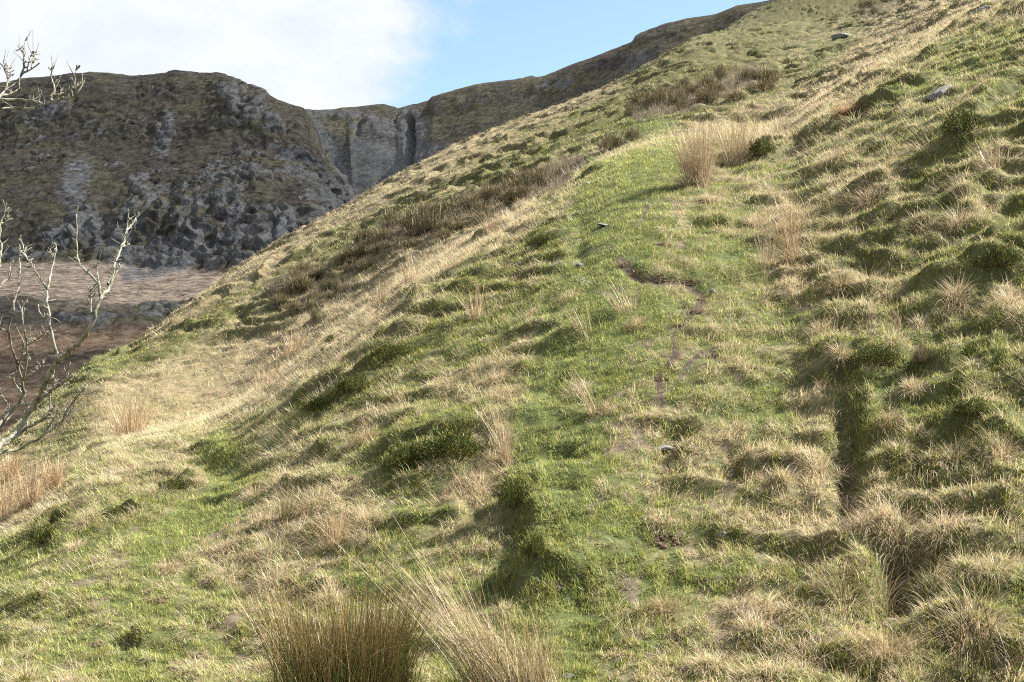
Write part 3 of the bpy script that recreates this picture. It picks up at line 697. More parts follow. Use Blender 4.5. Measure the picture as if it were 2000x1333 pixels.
def far_ridge():
    crest = [(440,230,860),(560,222,840),(580,213,830),(600,213,830),(625,216,828),(650,214,826),(665,210,825),(700,208,822),(735,204,820),(750,204,820),(765,209,818),(778,214,816),(800,209,812),(840,197,805),(846,190,803),(870,183,800),(930,166,790),(1000,154,780),(1060,146,770),(1100,131,762),(1160,113,750),(1240,86,735),(1252,76,733),(1262,68,730),(1300,50,722),(1340,38,715),(1400,28,705),(1440,12,695),(1500,2,685),(1520,-3,680),(1700,-80,650),(2000,-190,600),(2300,-260,570)]
    cr = np.array(crest, float)
    def below(dv, f):
        return [(u, v+dv, d*f) for u, v, d in crest]
    wall_u = lambda u: np.exp(-((u-700)/170)**2)
    A = [(u, v+620, d*(.62+.10*wall_u(u))) for u, v, d in crest]
    B = [(u, v+330, d*(.74+.09*wall_u(u))) for u, v, d in crest]
    C = [(u, v+190, d*(.83+.05*wall_u(u))) for u, v, d in crest]
    D = [(u, v+58, d*(.93+.0*wall_u(u))) for u, v, d in crest]
    bk = [(u, v+10, d*1.06) for u, v, d in crest]; bk2 = [(u, v+60, d*1.3) for u, v, d in crest]
    tk = [0, 1.2, 2.0, 3.0, 3.6, 3.75, 3.95]
    NU, NT = 1000, 420
    U, V, P = sheet([A, B, C, D, crest, bk, bk2], 440, 2280, NU, NT, tk)
    x, y, z = P[..., 0], P[..., 1], P[..., 2]; t = np.linspace(0, tk[-1], NT)[:, None]*np.ones((1, NU))
    n = normals(P)
    edge_u = 684+ (V-300)*.06
    slab = sstep(-1.5, 1.5, U-edge_u)*sstep(215+.25*np.abs(U-690), 300+.3*np.abs(U-690), V)*(1-sstep(800, 806, U))
    gully = np.exp(-((U-804-.03*(V-280))/6)**2)*sstep(222, 240, V)*(1-sstep(322, 345, V))
    gully2 = np.exp(-((U-700-.0*(V-240))/5)**2)*sstep(236, 246, V)*(1-sstep(262, 272, V))
    crag = zones(U, V, [([(800,240),(830,320)],40,.9),([(830,320),(880,300)],24,.9),([(700,240),(790,260)],26,.8),([(1260,75),(1340,55)],12,.45),([(1230,130),(1290,110)],20,.6),([(1050,170),(1110,160)],14,.5),([(900,200),(950,190)],12,.4),([(620,222),(700,220)],8,.9),([(650,350),(680,390)],20,.8),([(1012,150),(1040,146)],5,1)])
    big = fbm3(x/90, y/90, z/80, 4, 401); ribs = fbm3(x/10, y/30, z/34, 4, 411, ridged=True); fine = fbm3(x/6, y/6, z/4.5, 4, 421)
    streak = fbm3((x-z*.9)/34, y/30, (z+x*.3)/9, 3, 431)
    disp = 9*big*(1-.8*slab)+(.7+4.5*crag)*ribs*(1-.75*slab)+1.0*fine*(1-.3*slab)+2.6*slab*(1-sstep(700,790,U)*.6)-15*gully-6*gully2
    disp *= 1-.25*sstep(3.3, 3.6, t)
    P2 = P+n*np.array((1, 1, .35))*disp[..., None]; n2 = normals(P2)
    nb = fbm3(x/16, y/16, z/9, 4, 441); nf = fbm3(x/3, y/3, z/2.5, 3, 451)
    st = 1-np.abs(n2[..., 2])
    scree = zones(U, V, [([(600,240),(640,300),(680,380)],34,.85)])
    rock = np.clip(.10+.32*st+.5*crag+.3*nb, 0, .85)
    grassy = zones(U, V, [([(680,220),(690,255),(640,240)],18,.9),([(700,300),(710,390)],10,.4),([(600,225),(640,235)],10,.5)])
    brown = zones(U, V, [([(860,400),(1000,300),(1150,200)],40,.5)])
    c = colour_mix(U.shape, [(HEATHC*1.15, np.ones(U.shape)), (OLIVE*1.05, sstep(-.05, .25, nb+.6*streak)*.8), (BROWN*1.1, sstep(.08, .3, streak-.3*nb)*.75), (np.array((.17,.14,.075)), sstep(2.6, 3.4, t)*sstep(-.1, .3, nb+.1)*.55*(U > 820)), (BROWN, brown*sstep(-.1, .2, streak)),
        (ROCK*.85, scree*.7), (ROCK*.9, slab*.6*(1-sstep(390, 440, V)*.5)), (np.array((.15,.14,.085)), grassy*.85), ])
    c = c*(1+.3*nf)[..., None]
    f_, s_ = grid_faces(NT, NU)
    o = mesh_obj('ridge', P2, f_, s_, M_rock, col=np.clip(c, .01, .6).reshape(-1, 3)); set_alpha(o, np.maximum(rock, np.maximum(.52*scree, .58*slab*(1-.4*grassy)))); tag(o, kind='structure')
far_ridge()
# valley floor that carries everything out to the horizon
def valley():
    a = np.linspace(0, 2*np.pi, 49)[:-1]; V = [(0, 0, -48)]; fl = []; sz = []
    for r in (300, 1200, 5000):
        for q in a: V.append((r*math.cos(q), r*math.sin(q), -48-(r > 300)*2))
    k = len(a)
    for i in range(k):
        j = (i+1) % k; fl += [0, 1+i, 1+j]; sz.append(3)
        for m in range(2): fl += [1+m*k+i, 1+(m+1)*k+i, 1+(m+1)*k+j, 1+m*k+j]; sz.append(4)
    o = mesh_obj('valley_floor', V, fl, sz, M_rock, col=np.tile(np.array((.09,.10,.04)), (len(V), 1))); set_alpha(o, np.full(len(V), .1)); tag(o, kind='structure')
valley()

# unseen cloud added out to the right to shade the far mountain
def shade_cloud():
    m, nt, out = new_mat('cloud_white'); N = nt.nodes; L = nt.links
    d = N.new('ShaderNodeBsdfDiffuse'); d.inputs[0].default_value = (.9,.9,.9,1); t = N.new('ShaderNodeBsdfTranslucent'); t.inputs[0].default_value = (.9,.9,.9,1)
    tr = N.new('ShaderNodeBsdfTransparent'); a = N.new('ShaderNodeMixShader'); a.inputs[0].default_value = .5; b = N.new('ShaderNodeMixShader'); b.inputs[0].default_value = .49
    L.new(d.outputs[0], a.inputs[1]); L.new(t.outputs[0], a.inputs[2]); L.new(tr.outputs[0], b.inputs[1]); L.new(a.outputs[0], b.inputs[2]); L.new(b.outputs[0], out.inputs['Surface'])
    th = np.linspace(0, np.pi, 120); ph = np.linspace(0, 2*np.pi, 220); T, Ph = np.meshgrid(th, ph, indexing='ij')
    P = np.stack([np.sin(T)*np.cos(Ph), np.sin(T)*np.sin(Ph), np.cos(T)], -1)
    k = 1+.35*fbm3(P[..., 0]*2.2, P[..., 1]*2.2, P[..., 2]*2.2, 5, 501)+.18*np.abs(fbm3(P[..., 0]*6, P[..., 1]*6, P[..., 2]*6, 4, 511))
    P = P*k[..., None]*np.array((640, 560, 110)); P[..., 2] = np.where(P[..., 2] < 0, P[..., 2]*.35, P[..., 2])
    c = np.array((40, 760, 60))+np.array(sv)*1250
    f_, s_ = grid_faces(120, 220)
    o = mesh_obj('shade_cloud', P+c, f_, s_, m); tag(o, kind='structure')
shade_cloud()
# ------------------------------------------------------------------ single plants, stones and clods
def part_mesh(name, parts, mat, root, org):
    v, f, s, c = join(parts)
    return mesh_obj(name, v-np.asarray(org, np.float32), f, s, mat, parent=root, col=c)
def local_ground(org, px, py):
    return zfull(px, py)
RUSHG = [(.065,.09,.018),(.09,.11,.025),(.13,.085,.028),(.18,.105,.035),(.055,.08,.016)]
RUSHB = [(.24,.155,.075),(.30,.20,.10),(.20,.13,.06),(.34,.25,.14)]
RUSHT = [(.42,.32,.19),(.47,.37,.24),(.38,.28,.16),(.52,.43,.30),(.34,.24,.14)]
RUSHO = [(.44,.31,.17),(.40,.27,.14),(.48,.37,.23),(.36,.24,.13)]
RUSHK = [(.035,.035,.015),(.05,.04,.02),(.07,.055,.025)]
def rush(u, v, wpx, hpx, lean, n, pal, tip, label, group='rush clumps on the hillside', fan=.55, ymin=0, litter=True, thick=1.0, loose=.15):
    o = at(u, v, ymin); y = o[1]; r = .5*wpx*y/F; h = hpx*y/F*1.08
    root = empty('rush_clump', o); tag(root, label, 'rush clump', group)
    ang = rng.uniform(0, 2*np.pi, n); rr = np.sqrt(rng.random(n)); base_r = r*max(.35, 1-fan)
    px = o[0]+base_r*rr*np.cos(ang); py = o[1]+min(base_r, .45)*rr*np.sin(ang); pz = zfull(px, py)-.02
    tx = math.tan(lean)+(r-base_r)/max(h, .05)*rr*np.cos(ang)*1.1+rng.normal(0, loose, n); ty_ = .6*(r-base_r)/max(h, .05)*rr*np.sin(ang)+rng.normal(0, loose, n)
    hf = np.ones(n)
    if n > 800:      # a big clump is many tufts grown together
        K = 11; cx = np.linspace(-.85, .85, K)+rng.normal(0, .06, K); k = rng.integers(0, K, n); kl = rng.normal(0, .12, K); kh = rng.uniform(.72, 1.12, K)*(1 if lean > -.2 else np.linspace(1.15, .55, K))
        px = o[0]+r*(.72*cx[k]+.13*rng.normal(0, 1, n)); py = o[1]+min(base_r, .4)*.7*rng.normal(0, 1, n); pz = zfull(px, py)-.02
        tx = math.tan(lean)+.32*cx[k]+kl[k]+rng.normal(0, loose*.8, n); hf = kh[k]
    head = np.arctan2(ty_, tx); le = np.arctan(np.hypot(tx, ty_))
    L = h*hf*np.clip(rng.normal(.74, .22, n), .25, 1.15)/np.cos(np.clip(le, 0, 1.0))
    pal = np.array(pal); c = pal[rng.integers(0, len(pal), n)]*np.exp(rng.normal(0, .18, (n, 1)))
    tc = np.array(tip)[None]*np.exp(rng.normal(0, .2, (n, 1)))*np.ones((n, 1)); tc = np.where(rng.random((n, 1)) < .75, tc, c)
    wd = np.full(n, max(.0024, y*.00024)*thick)*rng.uniform(.75, 1.3, n)
    part_mesh('stem', [blades(np.stack([px, py, pz], 1), head, le*.8, np.where(rng.random(n) < .10, rng.uniform(.6, 1.7, n), le*.35+rng.normal(.08, .14, n)), L, wd, c, 5, tc, taper=.45)], M_stem, root, o)
    if litter:
        m = int(n*.45); a2 = rng.uniform(0, 2*np.pi, m); r2 = base_r*np.sqrt(rng.random(m))*1.1
        qx = o[0]+r2*np.cos(a2); qy = o[1]+np.minimum(r2, .5)*np.sin(a2); qz = zfull(qx, qy)
        cc = np.array(STRAWS)[rng.integers(0, 5, m)]*np.exp(rng.normal(0, .2, (m, 1)))*.9
        part_mesh('dead_litter', [blades(np.stack([qx, qy, qz], 1), head_mix(np.full(m, math.pi if lean < 0 else 0.0)+a2*.0, .9, m), rng.uniform(.7, 1.3, m), rng.uniform(.1, .9, m), h*rng.uniform(.25, .6, m), np.full(m, max(.003, y*.00025)), cc, 3, taper=.5)], M_grass, root, o)
    return root
for a in (
 (668,1366,295,204,-.02,2300,RUSHG,(.25,.155,.07),'large dense dark green and brown rush clump standing at the bottom edge of the hillside'),
 (1010,1362,220,262,-.40,1300,RUSHG+RUSHT,(.36,.255,.145),'tall straw coloured rush clump leaning left, right beside the large dark rush clump'),
 (1362,368,100,138,-.02,780,RUSHT,(.36,.27,.165),'tallest dense tan stand of rushes, beside the top of the green path'),
 (1440,318,110,92,.03,380,RUSHT,(.37,.27,.15),'thinner tan rushes between the tall rush stand and the mossy bank'),
 (1525,262,70,50,.0,110,RUSHT,(.40,.32,.2),'short pale rushes farthest along the bank behind the tall stand'),
 (1160,812,44,108,-.42,70,RUSHT,(.42,.34,.22),'slender pale rush tuft leaning left in the middle of the path'),
 (988,905,52,115,-.12,150,RUSHT,(.40,.31,.19),'upright straw rush tuft on top of the dark bank beside the path'),
 (928,622,58,70,-.05,110,RUSHT,(.40,.28,.15),'tan rush tuft standing alone on the mossy slope left of the path'),
 (1222,610,95,70,-.35,90,RUSHT,(.44,.36,.25),'pale splayed rush stems right of the bare eroded scar'),
 (1142,660,78,72,-.40,80,[(.16,.18,.06),(.24,.22,.10),(.35,.28,.16)],(.36,.27,.15),'green tinged rush tuft with a straw base on the path bank'),
 (560,1018,56,85,.08,90,RUSHG,(.32,.21,.11),'brown green rush stems rising from the left end of the pale grass mat'),
 (655,1062,95,85,.0,150,RUSHO,(.40,.27,.15),'orange tan rush tuft at the right end of the pale grass mat'),
 (255,852,125,82,.0,300,RUSHO,(.40,.28,.16),'broad orange tan rush bed on the crest of the grassy spur'),
 (1545,510,60,160,-.10,110,RUSHO,(.36,.26,.15),'tall loose brown stems rising through a shaggy tussock right of the path'),
 (1500,520,60,85,.0,60,RUSHT,(.40,.31,.2),'low pale stems just left of the tall loose brown stems'),
 (1935,330,95,70,-.15,110,RUSHT,(.40,.30,.18),'pale grass stems spraying from the hummock high on the right slope'),
 (1885,385,70,55,-.3,60,RUSHT,(.44,.36,.25),'bleached thin stems below the hummock high on the right slope'),
 (1755,645,30,72,-.1,26,RUSHO,(.34,.19,.10),'few thin reddish stems standing alone on the open right slope'),
 (805,552,58,56,.0,110,RUSHT,(.44,.34,.21),'pale tan rush tuft on the skyline of the mossy bank'),
 (735,600,70,52,.0,120,RUSHO,(.42,.31,.18),'golden rush tuft in the dry hollow left of the pale bank tuft'),
 (575,690,80,50,.0,130,RUSHO,(.42,.31,.18),'orange grass tuft in the dry hollow below the heather'),
 (520,760,90,62,.0,150,RUSHO,(.40,.29,.17),'wide golden rush tuft where the bank meets the dry hollow'),
 (880,500,60,42,.0,90,RUSHT,(.44,.34,.22),'golden rush tuft under the long heather band'),
 (960,452,60,38,.0,90,RUSHT,(.42,.31,.19),'highest golden rush tuft along the lip left of the path'),
 (1235,1255,60,60,-.5,26,RUSHT,(.46,.38,.26),'sparse bleached stems lying across the bottom of the path'),
 (1655,1010,46,42,.1,40,RUSHT,(.40,.33,.2),'small pale rush tuft at the lip of the narrow ditch'),
 (1885,1336,150,170,.02,26,RUSHK,(.06,.04,.02),'sparse thin dark rush stems at the bottom edge below the round brown tussock'),
 (1965,1336,110,160,.02,25,RUSHK,(.07,.045,.022),'sparse thin dark rush stems in the bottom right corner'),
 (1440,1250,50,48,.1,24,RUSHK,(.16,.11,.05),'small dark wiry rush tuft on bare patches of the lower path'),
 (1425,1020,46,34,.0,34,RUSHK,(.14,.10,.04),'small dark green wiry tuft just below the path hollow'),
): rush(*a[:8], a[8], litter=60 < a[5] < 1000, thick=1.55 if a[5] > 2000 else 1.0 if a[5] > 800 else 2.2 if a[5] < 27 and a[0] > 1800 else 1.0, loose=.22 if a[5] > 800 else .14)
for (u, v, w, h), lb in (((10,1020,80,100),'tan rush patch at the left edge, lowest of the rush bed below the bare tree'),((58,992,80,92),'tan rush patch in the middle of the rush bed below the bare tree'),((104,958,70,74),'tan rush patch at the upper right end of the rush bed below the bare tree'),((20,940,70,60),'tan rush patch close under the bare tree branches')):
    rush(u, v, w, h, -.02, 260, RUSHO, (.40,.28,.16), lb, group='rush bed below the bare tree')
def tussock(u, v, wpx, hpx, pal, label, n=260, drape=1.0, cat='grass tussock', group='shaggy grass tussocks'):
    o = at(u, v); y = o[1]; r = .43*wpx*y/F; h = .85*hpx*y/F
    root = empty('grass_tussock', o); tag(root, label, cat, group)
    P = []
    for k in range(3):
        P.append(tuft_blades(o[0]+rng.normal(0, .22)*r, o[1]+rng.uniform(0, .5)*r, r*.75, n//2, h*1.25, pal, drape))
    part_mesh('blade_tuft', P, M_grass, root, o)
    m = max(14, n//12); ang = rng.uniform(0, 2*np.pi, m); rr = r*.5*np.sqrt(rng.random(m))
    px = o[0]+rr*np.cos(ang); py = o[1]+.2*r+rr*np.sin(ang)
    part_mesh('flower_stalk', [blades(np.stack([px, py, zfull(px, py)], 1), ang, rng.uniform(.05, .6, m), rng.uniform(0, .6, m), h*rng.uniform(1.1, 1.9, m), np.full(m, max(.002, y*.00018)), vary((.40,.28,.16), m), 3)], M_stem, root, o)
BROWNS = [(.34,.25,.14),(.38,.29,.17),(.30,.22,.11),(.24,.20,.08),(.42,.34,.22)]
for a in (
 (1712,1175,170,95,BROWNS,'largest shaggy brown tussock overhanging the left of the dark ditch hole'),
 (1640,1185,130,70,MIXED,'pale green tinged tussock left of the largest shaggy tussock'),
 (1755,1040,130,75,STRAWS,'bleached drooping tussock directly above the dark ditch hole'),
 (1848,1050,110,55,STRAWS,'low straw tussock right of the bleached drooping tussock'),
 (1690,1030,80,50,STRAWS,'pale tussock between the narrow ditch and the bleached drooping tussock'),
 (1925,1250,165,105,BROWNS,'round brown tussock with a dark shaded base near the bottom right corner'),
 (1725,1280,130,80,BROWNS,'spiky brown tussock on the grass below the ditch hole'),
 (1580,1300,120,50,STRAWS,'flat pale tussock near the bottom edge right of the path'),
 (1820,1165,110,55,MIXED,'green and straw tussock right of the dark ditch hole'),
 (1950,1120,110,55,MIXED,'combed grass tussock at the right edge above the round brown tussock'),
 (718,862,52,42,BROWNS,'small round brown tuft alone on the lower grass left of the bank'),
 (915,970,120,50,STRAWS,'mat of bleached grass drooping over the dark bank'),
 (490,972,85,32,STRAWS,'pale grass mat beside the small green path on the lower slope'),
 (605,990,110,40,STRAWS,'pale grass mat between the two rush tufts of the lower slope'),
 (325,1118,56,28,STRAWS,'small pale tussock on the open lower grass'),
 (440,1080,80,30,STRAWS,'low pale tussock up from the small one on the lower grass'),
 (165,1035,80,44,STRAWS,'bleached tussock right of the dark mossy hollow'),
 (140,1078,50,26,STRAWS,'small bleached tussock under the dark mossy hollow'),
 (525,1150,70,55,STRAWS,'wispy straw tussock above the left end of the large dark rushes'),
 (1540,450,80,55,BROWNS,'shaggy brown tussock at the foot of the tall loose stems'),
 (1475,440,50,28,STRAWS,'small straw tuft at the right edge of the green path'),
 (1390,395,46,28,STRAWS,'straw tuft just below the tall rush stand'),
 (1640,565,66,42,BROWNS,'straw tussock capping a shaded hummock right of the path'),
 (1600,650,60,34,STRAWS,'pale tussock below the capped hummock right of the path'),
 (1640,700,50,30,STRAWS,'pale tussock above the mossy mound on the right slope'),
 (1740,830,70,34,BROWNS,'brown tussock below the mossy mound on the right slope'),
 (1600,930,60,60,STRAWS,'straw tussock on the left lip of the narrow ditch'),
 (1790,770,60,30,STRAWS,'thin pale tussock in the middle of the right slope'),
 (1870,600,70,50,STRAWS,'swept pale tussock on the steep right slope'),
 (1978,600,60,50,STRAWS,'bleached tussock at the right edge on the steep slope'),
 (1880,440,80,40,STRAWS,'straw tussock between the two dark banks high on the right'),
 (1700,400,80,36,STRAWS,'straw tussock above the dark overhanging hole'),
 (1800,445,90,26,STRAWS,'swept straw fringe over the dark overhanging hole'),
 (1620,320,80,32,STRAWS,'pale tussock left of the long dark banks'),
 (1660,222,50,40,[(.30,.17,.09),(.24,.15,.08),(.34,.22,.12)],'rusty brown tussock on the end of the upper dark bank'),
 (1190,806,46,26,STRAWS,'tiny pale tuft right of the slender leaning rushes'),
 (975,742,44,30,STRAWS,'pale tuft on the mossy slope above the bank'),
 (975,785,80,24,STRAWS,'flat pale tuft under the tuft on the mossy slope'),
 (1130,770,80,30,STRAWS,'bleached grass mat left of the slender leaning rushes'),
 (1295,1200,66,46,BROWNS,'tan tuft in the lower middle of the path'),
 (1105,590,66,20,STRAWS,'flattened straw mat on the path bank above the green tinged rushes'),
 (1250,640,60,26,BROWNS,'rusty flattened tuft below the pale splayed stems'),
 (1870,900,80,44,MIXED,'green and straw tussock above the combed right slope'),
 (1960,900,70,44,STRAWS,'straw tussock at the right edge above the ditch'),
): tussock(*a)
# --- low shrubs
SHR = {}
def shrub_proto(kind, k):
    """dome of short twigs and small leaves, one metre across, origin at its foot"""
    r2 = np.random.default_rng(100+k+len(kind)); n = 2200 if kind == 'bilberry' else 900
    th = r2.uniform(0, 2*np.pi, n); rad = np.sqrt(r2.random(n))*.5
    lump = 1+.35*np.sin(3*th+k)+.2*np.sin(5*th+2*k)
    px = rad*np.cos(th)*lump; py = rad*np.sin(th)*lump; top = .42*np.sqrt(np.clip(1-(rad/.52)**2, .03, 1))*(1+.35*n2d(px*4+k, py*4, 9))
    pz = top*r2.uniform(.0, .85, n)**.6 - .04
    if kind == 'bilberry':
        pal = np.array([(.055,.075,.018),(.085,.09,.022),(.14,.115,.03),(.045,.058,.014),(.07,.098,.025)]); L = r2.uniform(.03, .085, n); wd = r2.uniform(.014, .024, n)
    else:
        pal = np.array([(.19,.16,.09),(.14,.12,.065),(.27,.23,.14),(.12,.105,.055),(.21,.175,.10),(.16,.13,.075)]); L = r2.uniform(.12, .30, n); wd = r2.uniform(.010, .018, n)
    c = pal[r2.integers(0, len(pal), n)]*np.exp(r2.normal(0, .2, (n, 1)))
    return blades(np.stack([px, py, pz], 1), th+r2.normal(0, 1.0, n), .35+rad*1.2+r2.normal(0, .45, n), r2.normal(.2, .2, n), L, wd, c, 2, taper=.8), \
        blades(np.stack([px[:60]*.5, py[:60]*.5, np.full(60, -.06)], 1), th[:60], rad[:60]*1.9, np.full(60, .1), r2.uniform(.28, .45, 60), np.full(60, .016), vary((.07,.055,.04), 60), 3)
for kind in ('bilberry', 'heather'):
    for k in range(4):
        A, B = shrub_proto(kind, k)
        f = mesh_obj('foliage', *A[:3], M_moss if kind == 'bilberry' else M_heath, col=A[3]); s = mesh_obj('stem', *B[:3], M_heath, col=B[3])
        SHR[kind, k] = (f.data, s.data)
        for q in (f, s): bpy.data.objects.remove(q)
def shrub(kind, u, v, wpx, hpx, label, group, k=None, ymin=0):
    o = at(u, v, ymin); y = o[1]; w = wpx*y/F; h = hpx*y/F
    name = 'bilberry_bush' if kind == 'bilberry' else 'heather_bush'
    root = empty(name, o); tag(root, label, 'bilberry bush' if kind == 'bilberry' else 'heather bush', group)
    root.rotation_euler = (0, 0, rng.uniform(0, 6.28)); root.scale = (w, w*.9, h/.42)
    k = rng.integers(0, 4) if k is None else k
    for nm, me in zip(('foliage', 'stem'), SHR[kind, int(k)]):
        c = bpy.data.objects.new(nm, me); COL.objects.link(c); c.parent = root
for a in (
 (795,918,95,62,'dark green rounded bilberry mound casting a shadow on the lower grass'),
 (885,892,120,60,'long dark bilberry mound between the rounded mound and the straw tuft'),
 (645,673,28,22,'tiny dark green bush alone in the dry hollow'),
 (1008,985,70,60,'dark mossy bush on the shaded bank beside the path'),
 (1045,1090,50,50,'low dark bush lower down the shaded bank beside the path'),
 (90,1058,75,40,'dark mossy cushion in the hollow of the lower left slope'),
 (1720,712,85,42,'olive and gold mossy mound in the middle of the right slope'),
 (690,765,80,36,'dark bilberry cushion on the long bank above the straw hollow'),
 (760,700,80,34,'dark bilberry cushion midway up the long bank left of the path'),
 (620,800,70,30,'lowest bilberry cushion on the long bank left of the path'),
 (1485,302,60,42,'mossy hummock right of the rushes at the path top'),
 (1900,815,110,36,'broad olive bilberry patch on the right slope'),
 (1960,520,90,44,'gold green mossy mound near the right edge'),
 (1880,262,90,44,'dark mossy hummock high on the right slope'),
 (1960,1275,110,36,'yellow green mossy cushion in the bottom right corner'),
 (1060,480,50,26,'mossy bump at the shoulder of the path bank'),
 (345,955,90,22,'olive mossy patch on the lower left spur'),
 (230,1010,80,24,'dark mossy patch right of the bleached tussock on the lower left slope'),
): shrub('bilberry', *a, 'low bilberry and moss mounds')
shrub('heather', 1805,708,42,34,'single brown heather tuft on the open right slope', 'single heather bushes')
shrub('heather', 1195,292,50,30,'twiggy heather bush on the left lip of the path top', 'single heather bushes')
shrub('heather', 1235,276,40,28,'wiry heather bush right of the twiggy one at the path top', 'single heather bushes')
shrub('heather', 830,455,90,56,'darkest green heather bush in the middle of the long heather band', 'single heather bushes', ymin=30)
def band(line, n, w, h, label, group):
    for (u, v) in densify(line, max(1, n//(len(line)-1))):
        shrub('heather', u+rng.normal(0, 18), v+rng.normal(0, 13), w*rng.uniform(.4, 1.25), h*rng.uniform(.5, 1.3), label, group, ymin=30)
band([(680,512),(760,470),(860,425),(960,398),(1080,352)], 34, 60, 24, 'brown heather bush in the long heather band left of the path', 'heather bushes of the long band')
band([(700,525),(820,470),(900,440)], 10, 46, 20, 'low brown heather bush along the front of the long heather band', 'heather bushes along the front')
band([(1250,222),(1340,195),(1475,160)], 16, 52, 22, 'brown heather bush in the upper heather band behind the tall rushes', 'heather bushes of the upper band')
band([(545,578),(625,540)], 9, 46, 24, 'brown heather bush in the left heather patch below the skyline', 'heather bushes of the left patch')
band([(580,615),(685,565)], 9, 40, 22, 'brown heather bush in the lowest heather strip of the dry hollow', 'heather bushes of the lowest strip')
band([(1690,28),(1760,8)], 4, 36, 20, 'brown heather bush on the top edge of the far slope', 'heather bushes on the top edge')
# --- stones and clods
def rock_mat():
    m, nt, out = new_mat('lichen_slate'); N = nt.nodes; L = nt.links
    tc = N.new('ShaderNodeTexCoord'); n = N.new('ShaderNodeTexNoise'); n.inputs['Scale'].default_value = 9; n.inputs['Detail'].default_value = 8; n.inputs['Roughness'].default_value = .7
    L.new(tc.outputs['Object'], n.inputs['Vector']); r = N.new('ShaderNodeValToRGB'); L.new(n.outputs['Fac'], r.inputs[0])
    r.color_ramp.elements[0].position = .35; r.color_ramp.elements[0].color = (.085,.08,.07,1); r.color_ramp.elements[1].position = .62; r.color_ramp.elements[1].color = (.18,.175,.155,1)
    p = N.new('ShaderNodeBsdfPrincipled'); p.inputs['Roughness'].default_value = .85; L.new(r.outputs[0], p.inputs['Base Color'])
    b = N.new('ShaderNodeBump'); b.inputs['Strength'].default_value = .7; b.inputs['Distance'].default_value = .02; L.new(n.outputs['Fac'], b.inputs['Height']); L.new(b.outputs[0], p.inputs['Normal'])
    L.new(p.outputs[0], out.inputs['Surface']); return m
M_stone = rock_mat()
M_soil = ground_mat('peaty_soil', 40.0, .9, .02, .5)
def ball(n=22, m=34):
    th = np.linspace(0, np.pi, n); ph = np.linspace(0, 2*np.pi, m)
    T, Ph = np.meshgrid(th, ph, indexing='ij'); P = np.stack([np.sin(T)*np.cos(Ph), np.sin(T)*np.sin(Ph), np.cos(T)], -1)
    f, s = grid_faces(n, m); return P, f[:, ::-1], s
def stone(u, v, wpx, hpx, tilt, label, seed, ymin=0, flat=1.0):
    o = at(u, v, ymin); y = o[1]; w = .5*wpx*y/F; h = .5*hpx*y/F
    P, f, s = ball(); r = np.random.default_rng(seed); d = np.ones(P.shape[:2])*1.3
    for k in range(11):     # cleave the ball with random planes
        nrm = r.normal(0, 1, 3); nrm[2] *= 1.3; nrm /= np.linalg.norm(nrm); c = r.uniform(.55, .85)
        q = P@nrm; d = np.where(q > 1e-3, np.minimum(d, c/np.maximum(q, 1e-3)), d)
    d *= 1+.05*n3d(P[..., 0]*4+seed, P[..., 1]*4, P[..., 2]*4, 3)
    Q = P*d[..., None]*np.array((w*1.25, w*.9, h*1.5*flat))
    ob = mesh_obj('stone', Q, f, s, M_stone, smooth=False); ob.location = (o[0], o[1], o[2]-h*.3); ob.rotation_euler = (.15, -tilt, r.uniform(-.3, .3))
    tag(ob, label, 'stone', 'stones lying on the hillside')
for i, a in enumerate((
 (1838,180,48,18,.62,'long pale grey slab of slate tilted on the right slope'),(1918,24,56,24,.25,'grey boulder at the top right corner of the slope'),(1640,76,34,12,.15,'flat grey rock half buried in the upper dry grass'),
 (1150,358,17,8,.1,'small white stone on the grass at the top of the path'),(1284,880,38,8,.12,'flat pale stone set in the turf beside the path hollow'),(1392,573,10,10,.0,'tiny white stone right of the bare curved scar'),
 (1182,440,22,6,.0,'thin flat pale stone in the middle of the green path'),(1408,1046,16,12,.2,'small grey stone under the soil clod on the lower path'),(1132,470,16,9,.1,'grey stone in the worn stony strip of the path'),(1137,520,18,10,.2,'larger grey stone at the lower end of the worn stony strip'),
 (1110,1322,34,18,.2,'grey stone in the grass at the bottom edge between rushes and path'),(1145,907,14,6,.0,'small grey stone on the green path edge'))): stone(*a, seed=i+3)
